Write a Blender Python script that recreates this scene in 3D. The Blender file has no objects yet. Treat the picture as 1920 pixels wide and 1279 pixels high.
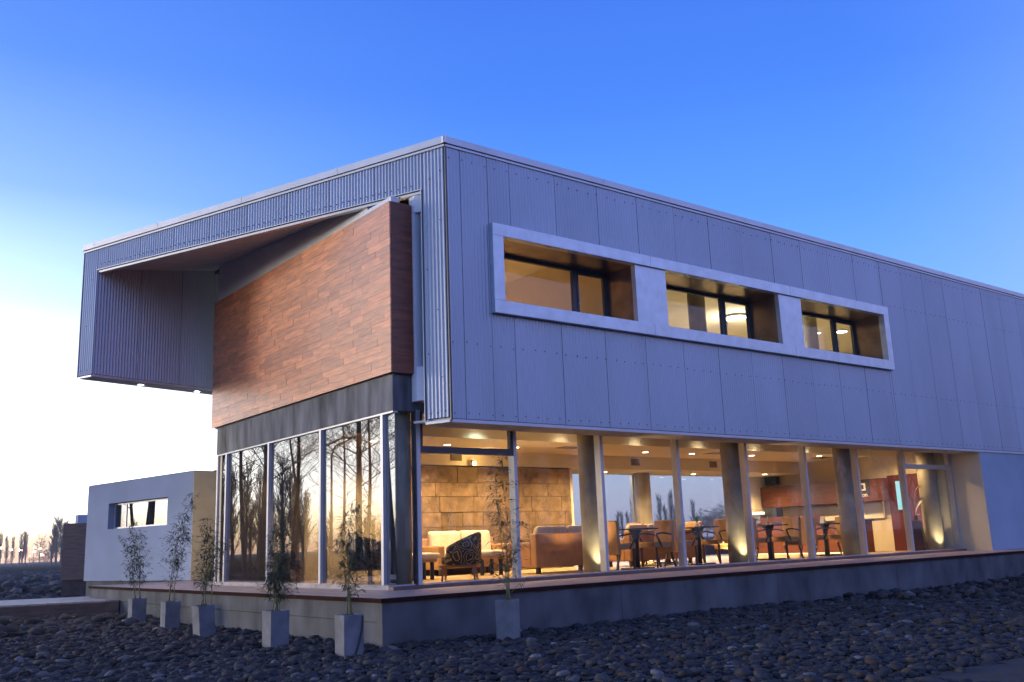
import bpy, math, random
import numpy as np
from mathutils import Vector, Matrix
random.seed(7); rng = np.random.default_rng(11)
R = math.radians; PI = math.pi
scene = bpy.context.scene
COL = scene.collection

# ---------------------------------------------------------------- camera
F_PX, YAW, PITCH, ROLL = 1782.156, R(51.956), R(11.9929), R(-2.1777)
CAM = Vector((-7.7167, -12.9853, 0.70))
fw = Vector((math.cos(YAW)*math.cos(PITCH), math.sin(YAW)*math.cos(PITCH), math.sin(PITCH)))
rt = Vector((math.sin(YAW), -math.cos(YAW), 0)); up = rt.cross(fw)
r2 = rt*math.cos(ROLL) + up*math.sin(ROLL); u2 = -rt*math.sin(ROLL) + up*math.cos(ROLL)
cd = bpy.data.cameras.new('camera'); cam = bpy.data.objects.new('camera', cd); COL.objects.link(cam)
m = Matrix.Identity(4)
for i in range(3):
    m[i][0], m[i][1], m[i][2], m[i][3] = r2[i], u2[i], -fw[i], CAM[i]
cam.matrix_world = m
cd.sensor_width = 36; cd.lens = 36*F_PX/1920; cd.clip_start = 0.1; cd.clip_end = 3000
scene.camera = cam

# ---------------------------------------------------------------- world: dusk sky
GLOW = R(128)          # azimuth of the afterglow (from +X towards +Y)
world = bpy.data.worlds.new('World'); scene.world = world; world.use_nodes = True
nt = world.node_tree; N = nt.nodes; L = nt.links; N.clear()
def nd(t, **k):
    n = N.new(t)
    for a, v in k.items(): setattr(n, a, v)
    return n
def mth(op, a=None, b=None, c=None):
    n = nd('ShaderNodeMath', operation=op)
    for i, v in enumerate((a, b, c)):
        if v is None: continue
        if isinstance(v, (int, float)): n.inputs[i].default_value = v
        else: L.new(v, n.inputs[i])
    return n.outputs[0]
tc = nd('ShaderNodeTexCoord'); sep = nd('ShaderNodeSeparateXYZ'); L.new(tc.outputs['Generated'], sep.inputs[0])
el = mth('DIVIDE', mth('ARCSINE', mth('MINIMUM', mth('MAXIMUM', sep.outputs[2], 0.0), 1.0)), PI/2)
hx = mth('MULTIPLY', sep.outputs[0], math.cos(GLOW)); hy = mth('MULTIPLY', sep.outputs[1], math.sin(GLOW))
hl = mth('SQRT', mth('ADD', mth('ADD', mth('MULTIPLY', sep.outputs[0], sep.outputs[0]), mth('MULTIPLY', sep.outputs[1], sep.outputs[1])), 1e-6))
cosang = mth('DIVIDE', mth('ADD', hx, hy), hl)
K = 4.0
def ramp(stops):
    r = nd('ShaderNodeValToRGB'); cr = r.color_ramp; cr.interpolation = 'EASE' if False else 'LINEAR'
    while len(cr.elements) < len(stops): cr.elements.new(0.5)
    for e, (deg, c) in zip(cr.elements, stops):
        e.position = deg/90; e.color = (c[0]/K, c[1]/K, c[2]/K, 1)
    L.new(el, r.inputs[0]); return r.outputs[0]
toward = ramp([(0,(3.2,1.6,.36)), (.8,(3.6,2.3,.8)), (1.8,(3.9,3.3,2.2)), (3.0,(4.0,3.9,3.6)), (6,(3.9,3.9,3.8)), (10,(2.5,2.75,3.0)),
               (14,(1.25,1.6,2.1)), (20,(.45,.72,1.28)), (27,(.16,.38,1.10)), (36,(.085,.24,.95)), (55,(.09,.19,.75)), (90,(.06,.14,.5))])
away = ramp([(0,(.60,.55,.66)), (3,(.54,.60,.82)), (7,(.36,.56,1.0)), (12,(.23,.54,1.08)), (19,(.125,.385,1.06)),
             (26,(.078,.265,1.0)), (36,(.056,.19,.88)), (55,(.06,.14,.66)), (90,(.05,.12,.48))])
# opposite the sunset: the lilac belt over the horizon
belt = ramp([(0,(.60,.60,.85)), (4,(.76,.72,1.15)), (10,(.82,.82,1.5)), (17,(.62,.74,1.65)), (26,(.36,.56,1.5)), (40,(.20,.36,1.15)), (60,(.10,.22,.78)), (90,(.06,.14,.52))])
fac = nd('ShaderNodeMapRange', interpolation_type='SMOOTHSTEP')
L.new(cosang, fac.inputs[0]); fac.inputs[1].default_value = 0.18; fac.inputs[2].default_value = 1.0
fb_ = nd('ShaderNodeMapRange', interpolation_type='SMOOTHSTEP')
L.new(cosang, fb_.inputs[0]); fb_.inputs[1].default_value = -0.1; fb_.inputs[2].default_value = -0.85
mb_ = nd('ShaderNodeMix', data_type='RGBA'); L.new(fb_.outputs[0], mb_.inputs[0]); L.new(away, mb_.inputs[6]); L.new(belt, mb_.inputs[7])
mx = nd('ShaderNodeMix', data_type='RGBA'); L.new(fac.outputs[0], mx.inputs[0]); L.new(mb_.outputs[2], mx.inputs[6]); L.new(toward, mx.inputs[7])
bg = nd('ShaderNodeBackground'); L.new(mx.outputs[2], bg.inputs[0]); bg.inputs[1].default_value = K
wo = nd('ShaderNodeOutputWorld'); L.new(bg.outputs[0], wo.inputs[0])

# last warm light from just above the horizon
sl = bpy.data.lights.new('sun', 'SUN'); sun = bpy.data.objects.new('sun', sl); COL.objects.link(sun)
sl.energy = 2.2; sl.angle = R(17); sl.color = (1, .85, .70)
sd = Vector((math.cos(R(138)), math.sin(R(138)), math.tan(R(5))))
sun.rotation_euler = sd.to_track_quat('Z', 'Y').to_euler()

vs = scene.view_settings
vs.view_transform = 'Standard'; vs.look = 'None'; vs.exposure = 0.0; vs.gamma = 1.0; vs.use_curve_mapping = False
cy = scene.cycles
cy.use_denoising = True; cy.max_bounces = 8; cy.diffuse_bounces = 3; cy.glossy_bounces = 5; cy.transmission_bounces = 6
cy.transparent_max_bounces = 24; cy.caustics_reflective = False; cy.caustics_refractive = False
cy.sample_clamp_indirect = 4.0; cy.use_light_tree = True

# ---------------------------------------------------------------- materials
MATS = {}
def mat(name, col, rough=.6, metal=0, var=.15, scale=3.0, bump=0.0, bscale=40, objvar=0.0, spec=None, coat=0, stretch=(1,1,1), col2=None, detail=6):
    if name in MATS: return MATS[name]
    m = bpy.data.materials.new(name); m.use_nodes = True; t = m.node_tree; n = t.nodes; l = t.links
    b = n['Principled BSDF']; b.inputs['Roughness'].default_value = rough; b.inputs['Metallic'].default_value = metal
    if spec is not None: b.inputs['Specular IOR Level'].default_value = spec
    if coat: b.inputs['Coat Weight'].default_value = coat; b.inputs['Coat Roughness'].default_value = .25
    g = n.new('ShaderNodeNewGeometry'); mp = n.new('ShaderNodeMapping'); mp.inputs['Scale'].default_value = stretch
    oi = n.new('ShaderNodeObjectInfo')
    va = n.new('ShaderNodeVectorMath'); va.operation = 'MULTIPLY_ADD'
    l.new(oi.outputs['Random'], va.inputs[0]); va.inputs[1].default_value = (7.3, 3.1, 5.7) if objvar else (0, 0, 0)
    l.new(g.outputs['Position'], va.inputs[2]); l.new(va.outputs[0], mp.inputs[0])
    no = n.new('ShaderNodeTexNoise'); no.inputs['Scale'].default_value = scale; no.inputs['Detail'].default_value = detail; l.new(mp.outputs[0], no.inputs[0])
    mixc = n.new('ShaderNodeMix'); mixc.data_type = 'RGBA'; mixc.clamp_factor = True
    c2 = col2 if col2 else tuple(c*(1-var*1.6) for c in col)
    c1 = col if col2 else tuple(min(1, c*(1+var)) for c in col)
    mixc.inputs[6].default_value = (*c1, 1); mixc.inputs[7].default_value = (*c2, 1)
    cr = n.new('ShaderNodeMapRange'); cr.inputs[1].default_value = .3; cr.inputs[2].default_value = .7; l.new(no.outputs[0], cr.inputs[0])
    l.new(cr.outputs[0], mixc.inputs[0])
    out = mixc.outputs[2]
    if objvar:
        hs = n.new('ShaderNodeHueSaturation'); l.new(out, hs.inputs['Color'])
        mr = n.new('ShaderNodeMapRange'); l.new(oi.outputs['Random'], mr.inputs[0]); mr.inputs[3].default_value = 1-objvar; mr.inputs[4].default_value = 1+objvar
        l.new(mr.outputs[0], hs.inputs['Value']); out = hs.outputs[0]
    l.new(out, b.inputs['Base Color'])
    if bump:
        nb = n.new('ShaderNodeTexNoise'); nb.inputs['Scale'].default_value = bscale; nb.inputs['Detail'].default_value = 5; l.new(mp.outputs[0], nb.inputs[0])
        bp = n.new('ShaderNodeBump'); bp.inputs['Strength'].default_value = bump; bp.inputs['Distance'].default_value = .02
        l.new(nb.outputs[0], bp.inputs['Height']); l.new(bp.outputs[0], b.inputs['Normal'])
    MATS[name] = m; return m
def emit(name, col, s):
    m = bpy.data.materials.new(name); m.use_nodes = True; n = m.node_tree.nodes; b = n['Principled BSDF']
    b.inputs['Base Color'].default_value = (.12,.12,.12,1); b.inputs['Specular IOR Level'].default_value = .1; b.inputs['Emission Color'].default_value = (*col, 1); b.inputs['Emission Strength'].default_value = s
    return m
def glass(name, f0, tint=(1,1,1)):
    m = bpy.data.materials.new(name); m.use_nodes = True; t = m.node_tree; n = t.nodes; l = t.links; n.clear()
    lw = n.new('ShaderNodeLayerWeight'); lw.inputs[0].default_value = .5
    p5 = n.new('ShaderNodeMath'); p5.operation = 'POWER'; l.new(lw.outputs['Facing'], p5.inputs[0]); p5.inputs[1].default_value = 5
    ma = n.new('ShaderNodeMath'); ma.operation = 'MULTIPLY_ADD'; l.new(p5.outputs[0], ma.inputs[0]); ma.inputs[1].default_value = 1-f0; ma.inputs[2].default_value = f0
    tr = n.new('ShaderNodeBsdfTransparent'); tr.inputs[0].default_value = (*tint, 1)
    gl = n.new('ShaderNodeBsdfGlossy'); gl.inputs['Roughness'].default_value = 0.0
    mi = n.new('ShaderNodeMixShader'); l.new(ma.outputs[0], mi.inputs[0]); l.new(tr.outputs[0], mi.inputs[1]); l.new(gl.outputs[0], mi.inputs[2])
    o = n.new('ShaderNodeOutputMaterial'); l.new(mi.outputs[0], o.inputs[0]); return m

M_clad = mat('cladding_metal', (.45,.485,.57), rough=.42, metal=.25, var=.06, scale=1.0, objvar=.03, stretch=(1,1,.3))
M_trim = mat('trim_metal', (.62,.62,.65), rough=.4, metal=.3, var=.05, scale=2)
M_dark = mat('dark_gap', (.03,.03,.035), rough=.8)
M_frame = mat('galvanised_frame', (.62,.68,.74), rough=.38, metal=.45, var=.07, scale=5, detail=9)
M_alum = mat('aluminium_mullion', (.55,.55,.58), rough=.35, metal=.4, var=.05)
M_dframe = mat('dark_window_frame', (.07,.075,.09), rough=.4, metal=.3)
M_soffit = mat('soffit_metal', (.58,.58,.60), rough=.55, metal=.1, var=.08, objvar=.0)
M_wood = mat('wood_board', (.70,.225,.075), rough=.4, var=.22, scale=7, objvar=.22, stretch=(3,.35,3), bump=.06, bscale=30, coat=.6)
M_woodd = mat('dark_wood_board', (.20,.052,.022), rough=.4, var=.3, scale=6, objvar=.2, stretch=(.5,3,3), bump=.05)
M_conc = mat('concrete', (.105,.105,.11), rough=.85, var=.40, scale=1.6, bump=.25, bscale=25, stretch=(1,1,.6), detail=10)
M_cband = mat('concrete_band', (.17,.17,.18), rough=.8, var=.5, scale=2.2, bump=.2, bscale=18, stretch=(1.4,1.4,.35), detail=10)
M_white = mat('white_render', (.85,.86,.88), rough=.85, var=.04, scale=1.5, bump=.08, bscale=60)
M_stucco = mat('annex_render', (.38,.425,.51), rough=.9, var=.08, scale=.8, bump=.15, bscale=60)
M_cream = mat('cream_plaster', (.70,.60,.42), rough=.85, var=.04, scale=1.5)
M_ceil = mat('ceiling_plaster', (.84,.76,.60), rough=.9, var=.03)
M_warmlit = mat('warm_lit_render', (.74,.58,.33), rough=.9, var=.06, bump=.15, bscale=60)  # warm light on the annex end wall is painted into this base colour
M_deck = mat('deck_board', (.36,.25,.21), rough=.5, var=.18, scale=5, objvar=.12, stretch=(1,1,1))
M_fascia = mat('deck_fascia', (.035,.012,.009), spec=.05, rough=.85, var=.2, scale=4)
M_sillst = mat('sill_stone', (.50,.44,.40), rough=.7, var=.15, scale=5)
M_sillbr = mat('sill_timber', (.18,.10,.075), rough=.55, var=.2, scale=5)
M_block = mat('stone_block', (.15,.098,.052), rough=.8, var=.36, scale=4.5, objvar=.20, bump=.35, bscale=14, detail=10)
M_floor = mat('interior_floor', (.60,.43,.24), rough=.25, var=.15, scale=4)
M_col = mat('column_concrete', (.31,.28,.215), rough=.6, var=.15, scale=3, bump=.08, bscale=30)
M_tan = mat('tan_upholstery', (.36,.21,.095), rough=.8, var=.08, scale=8, bump=.06, bscale=200)
M_brownup = mat('brown_upholstery', (.33,.17,.075), rough=.75, var=.10, scale=6, bump=.05, bscale=200)
M_pale = mat('pale_cushion', (.58,.48,.37), rough=.85, var=.07, scale=8)
M_blackw = mat('dark_stained_wood', (.018,.014,.013), rough=.35, var=.2)
M_legw = mat('warm_wood_leg', (.22,.09,.035), rough=.4, var=.2)
M_redw = mat('reddish_wood_panel', (.10,.027,.011), rough=.35, var=.25, scale=4, stretch=(1,.5,4))
M_black = mat('black_plastic', (.012,.012,.014), rough=.35)
M_steel = mat('steel', (.5,.5,.5), rough=.25, metal=.9)
M_grille = mat('vent_grille', (.10,.075,.055), rough=.6)
M_pot = mat('planter_concrete', (.18,.18,.19), rough=.8, var=.2, scale=5, bump=.2, bscale=40)
M_soil = mat('soil', (.035,.028,.022), rough=1)
M_stem = mat('bamboo_stem', (.13,.14,.05), rough=.5)
M_leaf = mat('bamboo_leaf', (.035,.06,.022), rough=.5, var=.3, scale=20)
M_bark = mat('bare_bark', (.075,.062,.055), rough=.95, var=.2)
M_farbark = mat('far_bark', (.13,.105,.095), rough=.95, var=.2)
M_ground = mat('ground_soil', (.03,.028,.027), rough=1, spec=0, var=.35, scale=9, bump=.6, bscale=12, detail=10)
M_dirt = mat('dirt_path', (.045,.036,.03), rough=1, var=.2, scale=3, bump=.3, bscale=20)
M_brownwall = mat('brown_timber_wall', (.27,.155,.095), rough=.7, var=.15, scale=3, stretch=(1,1,6))
M_bwalk = mat('boardwalk_board', (.36,.29,.24), rough=.55, var=.2, scale=4, objvar=.15)
M_bwdark = mat('boardwalk_beam', (.10,.06,.045), rough=.7, var=.25, scale=4)
M_hose = mat('black_hose', (.01,.01,.012), rough=.4)
M_lampcap = mat('lamp_metal', (.12,.12,.13), rough=.5, metal=.5)
M_paper = mat('white_paper', (.75,.72,.66), rough=.7)
M_feather = mat('pale_dried_leaf', (.80,.72,.56), rough=.7)
M_copper = mat('copper_reed', (.45,.20,.08), rough=.5)
M_green = mat('green_plant_leaf', (.06,.22,.04), rough=.5)
G_front = glass('clear_glass', .028, (.97,.98,.98)); G_left = glass('coated_glass', .28, (.66,.67,.67))
E_down = emit('downlight_glow', (1,.82,.55), 14); E_cool = emit('cool_spot_glow', (.85,.97,1), 20)
E_amber = emit('amber_lamp_glow', (1,.62,.2), 30); E_up = emit('uplight_glow', (1,.85,.5), 10)
E_ring = emit('round_lamp_glow', (1,.97,.85), 9); E_cyan = emit('lit_door_pane', (.30,.80,.90), 1.0)
E_street = emit('street_lamp_glow', (1,.72,.42), 60); E_red = emit('red_lamp_glow', (1,.06,.03), 45); E_strip = emit('strip_light_glow', (1,.85,.5), 2.5)

def pebble_mat():
    m = bpy.data.materials.new('river_pebble'); m.use_nodes = True; t = m.node_tree; n = t.nodes; l = t.links; b = n['Principled BSDF']
    at = n.new('ShaderNodeAttribute'); at.attribute_name = 'tint'; at.attribute_type = 'GEOMETRY'
    oi = n.new('ShaderNodeObjectInfo')
    ad = n.new('ShaderNodeMath'); ad.operation = 'ADD'; l.new(at.outputs['Fac'], ad.inputs[0]); l.new(oi.outputs['Random'], ad.inputs[1])
    fr = n.new('ShaderNodeMath'); fr.operation = 'FRACT'; l.new(ad.outputs[0], fr.inputs[0])
    r = n.new('ShaderNodeValToRGB'); cr = r.color_ramp
    st = [(0,(.022,.021,.021)), (.2,(.050,.048,.048)), (.4,(.068,.061,.056)), (.55,(.036,.036,.038)), (.7,(.092,.082,.074)), (.82,(.075,.050,.038)), (.93,(.055,.053,.053)), (1,(.22,.21,.20))]
    while len(cr.elements) < len(st): cr.elements.new(.5)
    for e, (p, c) in zip(cr.elements, st): e.position = p; e.color = (*c, 1)
    l.new(fr.outputs[0], r.inputs[0])
    g = n.new('ShaderNodeNewGeometry'); no = n.new('ShaderNodeTexNoise'); no.inputs['Scale'].default_value = 22; no.inputs['Detail'].default_value = 6; l.new(g.outputs['Position'], no.inputs[0])
    mr = n.new('ShaderNodeMapRange'); mr.inputs[3].default_value = .6; mr.inputs[4].default_value = 1.35; l.new(no.outputs[0], mr.inputs[0])
    mu = n.new('ShaderNodeVectorMath'); mu.operation = 'SCALE'; l.new(r.outputs[0], mu.inputs[0]); l.new(mr.outputs[0], mu.inputs['Scale'])
    l.new(mu.outputs[0], b.inputs['Base Color']); mr.inputs[3].default_value = .45; mr.inputs[4].default_value = 1.15; b.inputs['Roughness'].default_value = .8; b.inputs['Specular IOR Level'].default_value = .25
    return m
M_peb = pebble_mat()

def pattern_mat():
    m = bpy.data.materials.new('scroll_pattern_fabric'); m.use_nodes = True; t = m.node_tree; n = t.nodes; l = t.links; b = n['Principled BSDF']
    tcn = n.new('ShaderNodeTexCoord')
    vo = n.new('ShaderNodeTexVoronoi'); vo.inputs['Scale'].default_value = 6.5; vo.feature = 'F1'
    ns = n.new('ShaderNodeTexNoise'); ns.inputs['Scale'].default_value = 5
    mixv = n.new('ShaderNodeMix'); mixv.data_type = 'RGBA'; mixv.inputs[0].default_value = .18
    l.new(tcn.outputs['Object'], ns.inputs[0]); l.new(tcn.outputs['Object'], mixv.inputs[6]); l.new(ns.outputs['Color'], mixv.inputs[7]); l.new(mixv.outputs[2], vo.inputs['Vector'])
    sn = n.new('ShaderNodeMath'); sn.operation = 'MULTIPLY'; l.new(vo.outputs['Distance'], sn.inputs[0]); sn.inputs[1].default_value = 24
    s2 = n.new('ShaderNodeMath'); s2.operation = 'SINE'; l.new(sn.outputs[0], s2.inputs[0])
    gt = n.new('ShaderNodeMapRange'); gt.inputs[1].default_value = .45; gt.inputs[2].default_value = .7; l.new(s2.outputs[0], gt.inputs[0])
    mc = n.new('ShaderNodeMix'); mc.data_type = 'RGBA'; mc.inputs[6].default_value = (.022,.012,.008,1); mc.inputs[7].default_value = (.34,.23,.095,1)
    l.new(gt.outputs[0], mc.inputs[0]); l.new(mc.outputs[2], b.inputs['Base Color']); b.inputs['Roughness'].default_value = .75
    return m
M_scroll = pattern_mat()

# ---------------------------------------------------------------- builders
def empty(name, loc=(0,0,0), rz=0, label=None, cat=None, group=None, kind=None):
    o = bpy.data.objects.new(name, None); COL.objects.link(o); o.location = loc; o.rotation_euler = (0,0,rz); o.empty_display_size = .2
    return tag(o, label, cat, group, kind)
def tag(o, label=None, cat=None, group=None, kind=None):
    if label: o['label'] = label
    if cat: o['category'] = cat
    if group: o['group'] = group
    if kind: o['kind'] = kind
    return o
def link(name, me, material=None, parent=None):
    o = bpy.data.objects.new(name, me)
    if material is not None and len(me.materials) == 0: me.materials.append(material)
    COL.objects.link(o)
    if parent is not None: o.parent = parent
    return o
class MB:
    def __init__(s): s.v = []; s.f = []
    def add(s, vs, fs):
        o = len(s.v); s.v += [tuple(p) for p in vs]; s.f += [tuple(i+o for i in f) for f in fs]; return s
    def box(s, x0,y0,z0,x1,y1,z1):
        if x0>x1: x0,x1=x1,x0
        if y0>y1: y0,y1=y1,y0
        if z0>z1: z0,z1=z1,z0
        return s.add([(x0,y0,z0),(x1,y0,z0),(x1,y1,z0),(x0,y1,z0),(x0,y0,z1),(x1,y0,z1),(x1,y1,z1),(x0,y1,z1)],
              [(0,3,2,1),(4,5,6,7),(0,1,5,4),(1,2,6,5),(2,3,7,6),(3,0,4,7)])
    def obox(s, o, a, b, c):      # origin and three edge vectors (right handed)
        o,a,b,c = map(Vector,(o,a,b,c))
        return s.add([o,o+a,o+a+b,o+b,o+c,o+a+c,o+a+b+c,o+b+c],[(0,3,2,1),(4,5,6,7),(0,1,5,4),(1,2,6,5),(2,3,7,6),(3,0,4,7)])
    def prism(s, poly, z0, z1):   # ccw polygon; z0, z1 numbers or lists
        n=len(poly); a=z0 if isinstance(z0,(list,tuple)) else [z0]*n; b=z1 if isinstance(z1,(list,tuple)) else [z1]*n
        vs=[(p[0],p[1],z) for p,z in zip(poly,a)]+[(p[0],p[1],z) for p,z in zip(poly,b)]
        fs=[tuple(range(n-1,-1,-1)),tuple(range(n,2*n))]+[(i,(i+1)%n,n+(i+1)%n,n+i) for i in range(n)]
        return s.add(vs,fs)
    def tube(s, pts, rad, n=8, cap=True):
        pts=[Vector(p) for p in pts]; k=len(pts); rad=rad if isinstance(rad,(list,tuple)) else [rad]*k
        vs=[]; d0=(pts[1]-pts[0]).normalized(); ref=Vector((0,0,1)) if abs(d0.z)<.9 else Vector((1,0,0))
        u=d0.cross(ref).normalized()
        for i in range(k):
            d=(pts[min(i+1,k-1)]-pts[max(i-1,0)]).normalized(); u=(u-d*u.dot(d)).normalized(); w=d.cross(u)
            for j in range(n):
                a=2*PI*j/n; vs.append(pts[i]+(u*math.cos(a)+w*math.sin(a))*rad[i])
        fs=[(i*n+j,i*n+(j+1)%n,(i+1)*n+(j+1)%n,(i+1)*n+j) for i in range(k-1) for j in range(n)]
        if cap: fs+= [tuple(range(n-1,-1,-1)),tuple(range((k-1)*n,k*n))]
        return s.add(vs,fs)
    def lathe(s, prof, n=24, c=(0,0)):
        vs=[(c[0]+r*math.cos(2*PI*j/n),c[1]+r*math.sin(2*PI*j/n),z) for r,z in prof for j in range(n)]; k=len(prof)
        fs=[(i*n+j,i*n+(j+1)%n,(i+1)*n+(j+1)%n,(i+1)*n+j) for i in range(k-1) for j in range(n)]
        fs+=[tuple(range(n-1,-1,-1)),tuple(range((k-1)*n,k*n))]
        return s.add(vs,fs)
    def mesh(s, name, material, smooth=False):
        me=bpy.data.meshes.new(name); me.from_pydata(s.v,[],s.f); me.materials.append(material)
        if smooth: me.polygons.foreach_set('use_smooth',[True]*len(me.polygons))
        me.update(); return me
    def build(s, name, material, parent=None, smooth=False, bevel=0):
        o=link(name, s.mesh(name, material, smooth), None, parent)
        if bevel:
            b=o.modifiers.new('bevel','BEVEL'); b.width=bevel; b.segments=2; b.limit_method='ANGLE'
        if smooth and not bevel: pass
        return o
def box(name, material, parent, *c, bevel=0): return MB().box(*c).build(name, material, parent, bevel=bevel)
def copy_tree(o, parent=None):
    c=o.copy(); COL.objects.link(c)
    if parent is not None: c.parent=parent
    for ch in list(o.children): copy_tree(ch,c)
    return c

PITCHC=.0685
def corr(origin, u, nrm, w, up_vec, h0, h1, amp=.0105, seg=6, material=None, name='cladding_sheet', parent=None, hl=None):
    """corrugated sheet: waves along u (length w), straight along up_vec from h0 to h1(u)"""
    origin,u,nrm,up_vec=map(Vector,(origin,u,nrm,up_vec)); per=w/max(1,round(w/PITCHC)) if w>.05 else w
    n=max(2,int(round(w/per*seg)))
    vs=[]; fs=[]
    for i in range(n+1):
        t=w*i/n; off=amp*(1+math.sin(2*PI*t/per))
        p=origin+u*t+nrm*off
        a=h0(t) if callable(h0) else h0; b=h1(t) if callable(h1) else h1
        vs+=[p+up_vec*a,p+up_vec*b]
    for i in range(n): fs.append((2*i,2*i+2,2*i+3,2*i+1))
    mb=MB(); mb.add(vs,fs); return mb.build(name, material or M_clad, parent, smooth=True)

# ================================================================ SETTING
gz=-.545
gm=MB(); gm.add([(-1400,-1400,gz),(1400,-1400,gz),(1400,1400,gz),(-1400,1400,gz)],[(0,1,2,3)])
ground=tag(gm.build('ground', M_ground), 'dark ground strewn with river stones around the building', None, None, 'structure')
MB().add([(-0.293,-8.381,gz+.012),(0.207,-9.544,gz+.012),(5.206,-10.090,gz+.012),(3.479,-8.363,gz+.012),(1.707,-8.435,gz+.012),(0.616,-8.363,gz+.012)],[(0,1,2,3,4,5)]).build('dirt_path',M_dirt)['kind']='structure'

# ================================================================ MAIN BUILDING
B=empty('main_building',(0,0,0),0,'two storey building with a grey corrugated metal upper box over a lit glazed ground floor','building')
YB=-.814; P0=Vector((.545,YB,0)); TH=R(110.85); D=Vector((math.cos(TH),math.sin(TH),0)); NO=Vector((-math.sin(TH),math.cos(TH),0)); Z=Vector((0,0,1))
XE=27.0
def ep(s,z=0): return P0+D*s+Z*z
# --- long facade: backing wall with the window opening, then sheets
wx0,wx1,wz0,wz1=1.41,13.34,4.41,5.96
fb=MB()
ys0,ys1=YB+.035,YB+.12
fb.box(.60,ys0,2.66,wx0,ys1,7.18).box(wx1,ys0,2.66,XE,ys1,7.18).box(wx0,ys0,2.66,wx1,ys1,wz0).box(wx0,ys0,wz1,wx1,ys1,7.18)
facade=fb.build('facade_wall',M_dark,B)
cols=[.58,.85]; x=.85
while x<XE-1.1: x+=1.0325; cols.append(round(x,4))
pieces=[]
for a,b in zip(cols[:-1],cols[1:]):
    segs=[]
    cuts=[a]+[c for c in (wx0,wx1) if a+.02<c<b-.02]+[b]
    for p,q in zip(cuts[:-1],cuts[1:]):
        mid=(p+q)/2
        if wx0<mid<wx1: pieces+= [(p,q,2.635,wz0-.012),(p,q,wz1+.012,7.145)]
        else: pieces.append((p,q,2.635,7.145))
cache={}
for k,(p,q,a,b) in enumerate(pieces):
    w=round(q-p-.009,3); key=(w,a,b)
    if key not in cache:
        o=corr((0,0,0),(1,0,0),(0,-1,0),w,(0,0,1),a,b,amp=.008,material=M_clad,parent=facade); cache[key]=o.data
    else: o=link('cladding_sheet',cache[key],None,facade)
    o.location=(p+.003,YB+.016+random.uniform(-.003,.003),0)
# screws
def hexs(mb,c,n,r=.011,t=.008):
    c=Vector(c); n=Vector(n).normalized(); u=n.cross(Z).normalized(); w=n.cross(u)
    ring=[c+(u*math.cos(a)+w*math.sin(a))*r for a in [2*PI*i/5 for i in range(5)]]
    mb.add(ring+[p+n*t for p in ring],[(5,6,7,8,9)]+[(i,(i+1)%5,5+(i+1)%5,5+i) for i in range(5)])
sc=MB(); PER=1.0325/15
for zrow in (2.72,3.86,6.05,6.98):
    i=0; x=.62
    while x<XE-.3:
        if not (zrow==6.05 and x<wx1+.05) : hexs(sc,(x,YB+.002,zrow+random.uniform(-.012,.012)),(0,-1,0))
        x+=PER*(3 if i%2 else 4)*.98; i+=1
tag(sc.build('screws',M_dark,facade),kind='stuff')
# long facade trims
tr=MB(); tr.box(.50,YB-.035,7.20,XE,YB+.15,7.32); o=tr.build('roof_cap',M_trim,B,bevel=.006)
x=4.1
while x<XE:
    MB().box(x,YB-.039,7.198,x+.05,YB+.02,7.324).build('cap_joint',M_trim,o); x+=4.1
MB().box(.56,YB-.014,7.15,XE,YB+.03,7.187).build('trim_strip',M_trim,B)
MB().box(.57,YB-.010,2.572,XE,YB+.02,2.622).build('bottom_flashing',M_trim,B)
MB().box(.575,YB+.02,2.60,XE,YB+.035,2.66).build('bottom_gap',M_dark,B)
MB().obox((.545,YB-.012,2.60),(.035,0,0),(0,.03,0),(0,0,4.55)).build('corner_flashing',M_dframe,B)
MB().obox((.585,YB-.004,2.63),(.012,0,0),(0,.02,0),(0,0,4.5)).build('corner_bead',M_trim,B)
# soffit over the deck, corrugated underside
sofp=MB().prism([(.60,YB+.03),(XE,YB+.03),(XE,-.07),(.33,-.07)],2.625,2.66).build('overhang_soffit',M_soffit,B)
corr((.62,YB+.025,2.60),(1,0,0),(0,0,-1),XE-.7,(0,1,0),0,.70,amp=.011,seg=5,material=M_soffit,name='soffit_sheet',parent=sofp)
# --- end frame (raking plane)
zl=lambda s: 6.505+(s-.53)*.0222
sR,sL,sE=.49,9.06,9.53
back=MB()
T=-NO*.10
def slab(mb,s0,s1,za0,za1,zb0,zb1,off=.03,th=.09):
    a=ep(s0)-NO*off; b=ep(s1)-NO*off; t=-NO*th
    vs=[a+Z*za0,b+Z*za1,b+t+Z*za1,a+t+Z*za0,a+Z*zb0,b+Z*zb1,b+t+Z*zb1,a+t+Z*zb0]
    mb.add(vs,[(0,3,2,1),(4,5,6,7),(0,1,5,4),(1,2,6,5),(2,3,7,6),(3,0,4,7)])
slab(back,.03,sR,2.66,2.66,7.18,7.18); slab(back,sR,sL,zl(sR),zl(sL),7.18,7.18); slab(back,sL,sE-.02,4.45,4.45,7.18,7.18)
endw=back.build('end_frame',M_dark,B)
def esheet(s0,s1,h0,h1): return corr(ep(s0+.004)-NO*.022,D,NO,s1-s0-.008,Z,h0,h1,amp=.0105,material=M_clad,parent=endw)
esheet(.035,sR-.02,2.66,7.145)
s=sR-.02
while s<sL-.01:
    e=min(s+1.03,sL-.01)
    if sL-e<.3: e=sL-.01
    esheet(s,e,(lambda t,s=s:zl(max(sR,s+t))+.012),7.145); s=e
esheet(sL-.01,sE-.02,4.455,7.145)
sc=MB()
for s in np.arange(.7,9.0,.137): hexs(sc,ep(s,zl(s)+.11+random.uniform(-.01,.01))+NO*.001,NO)
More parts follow.
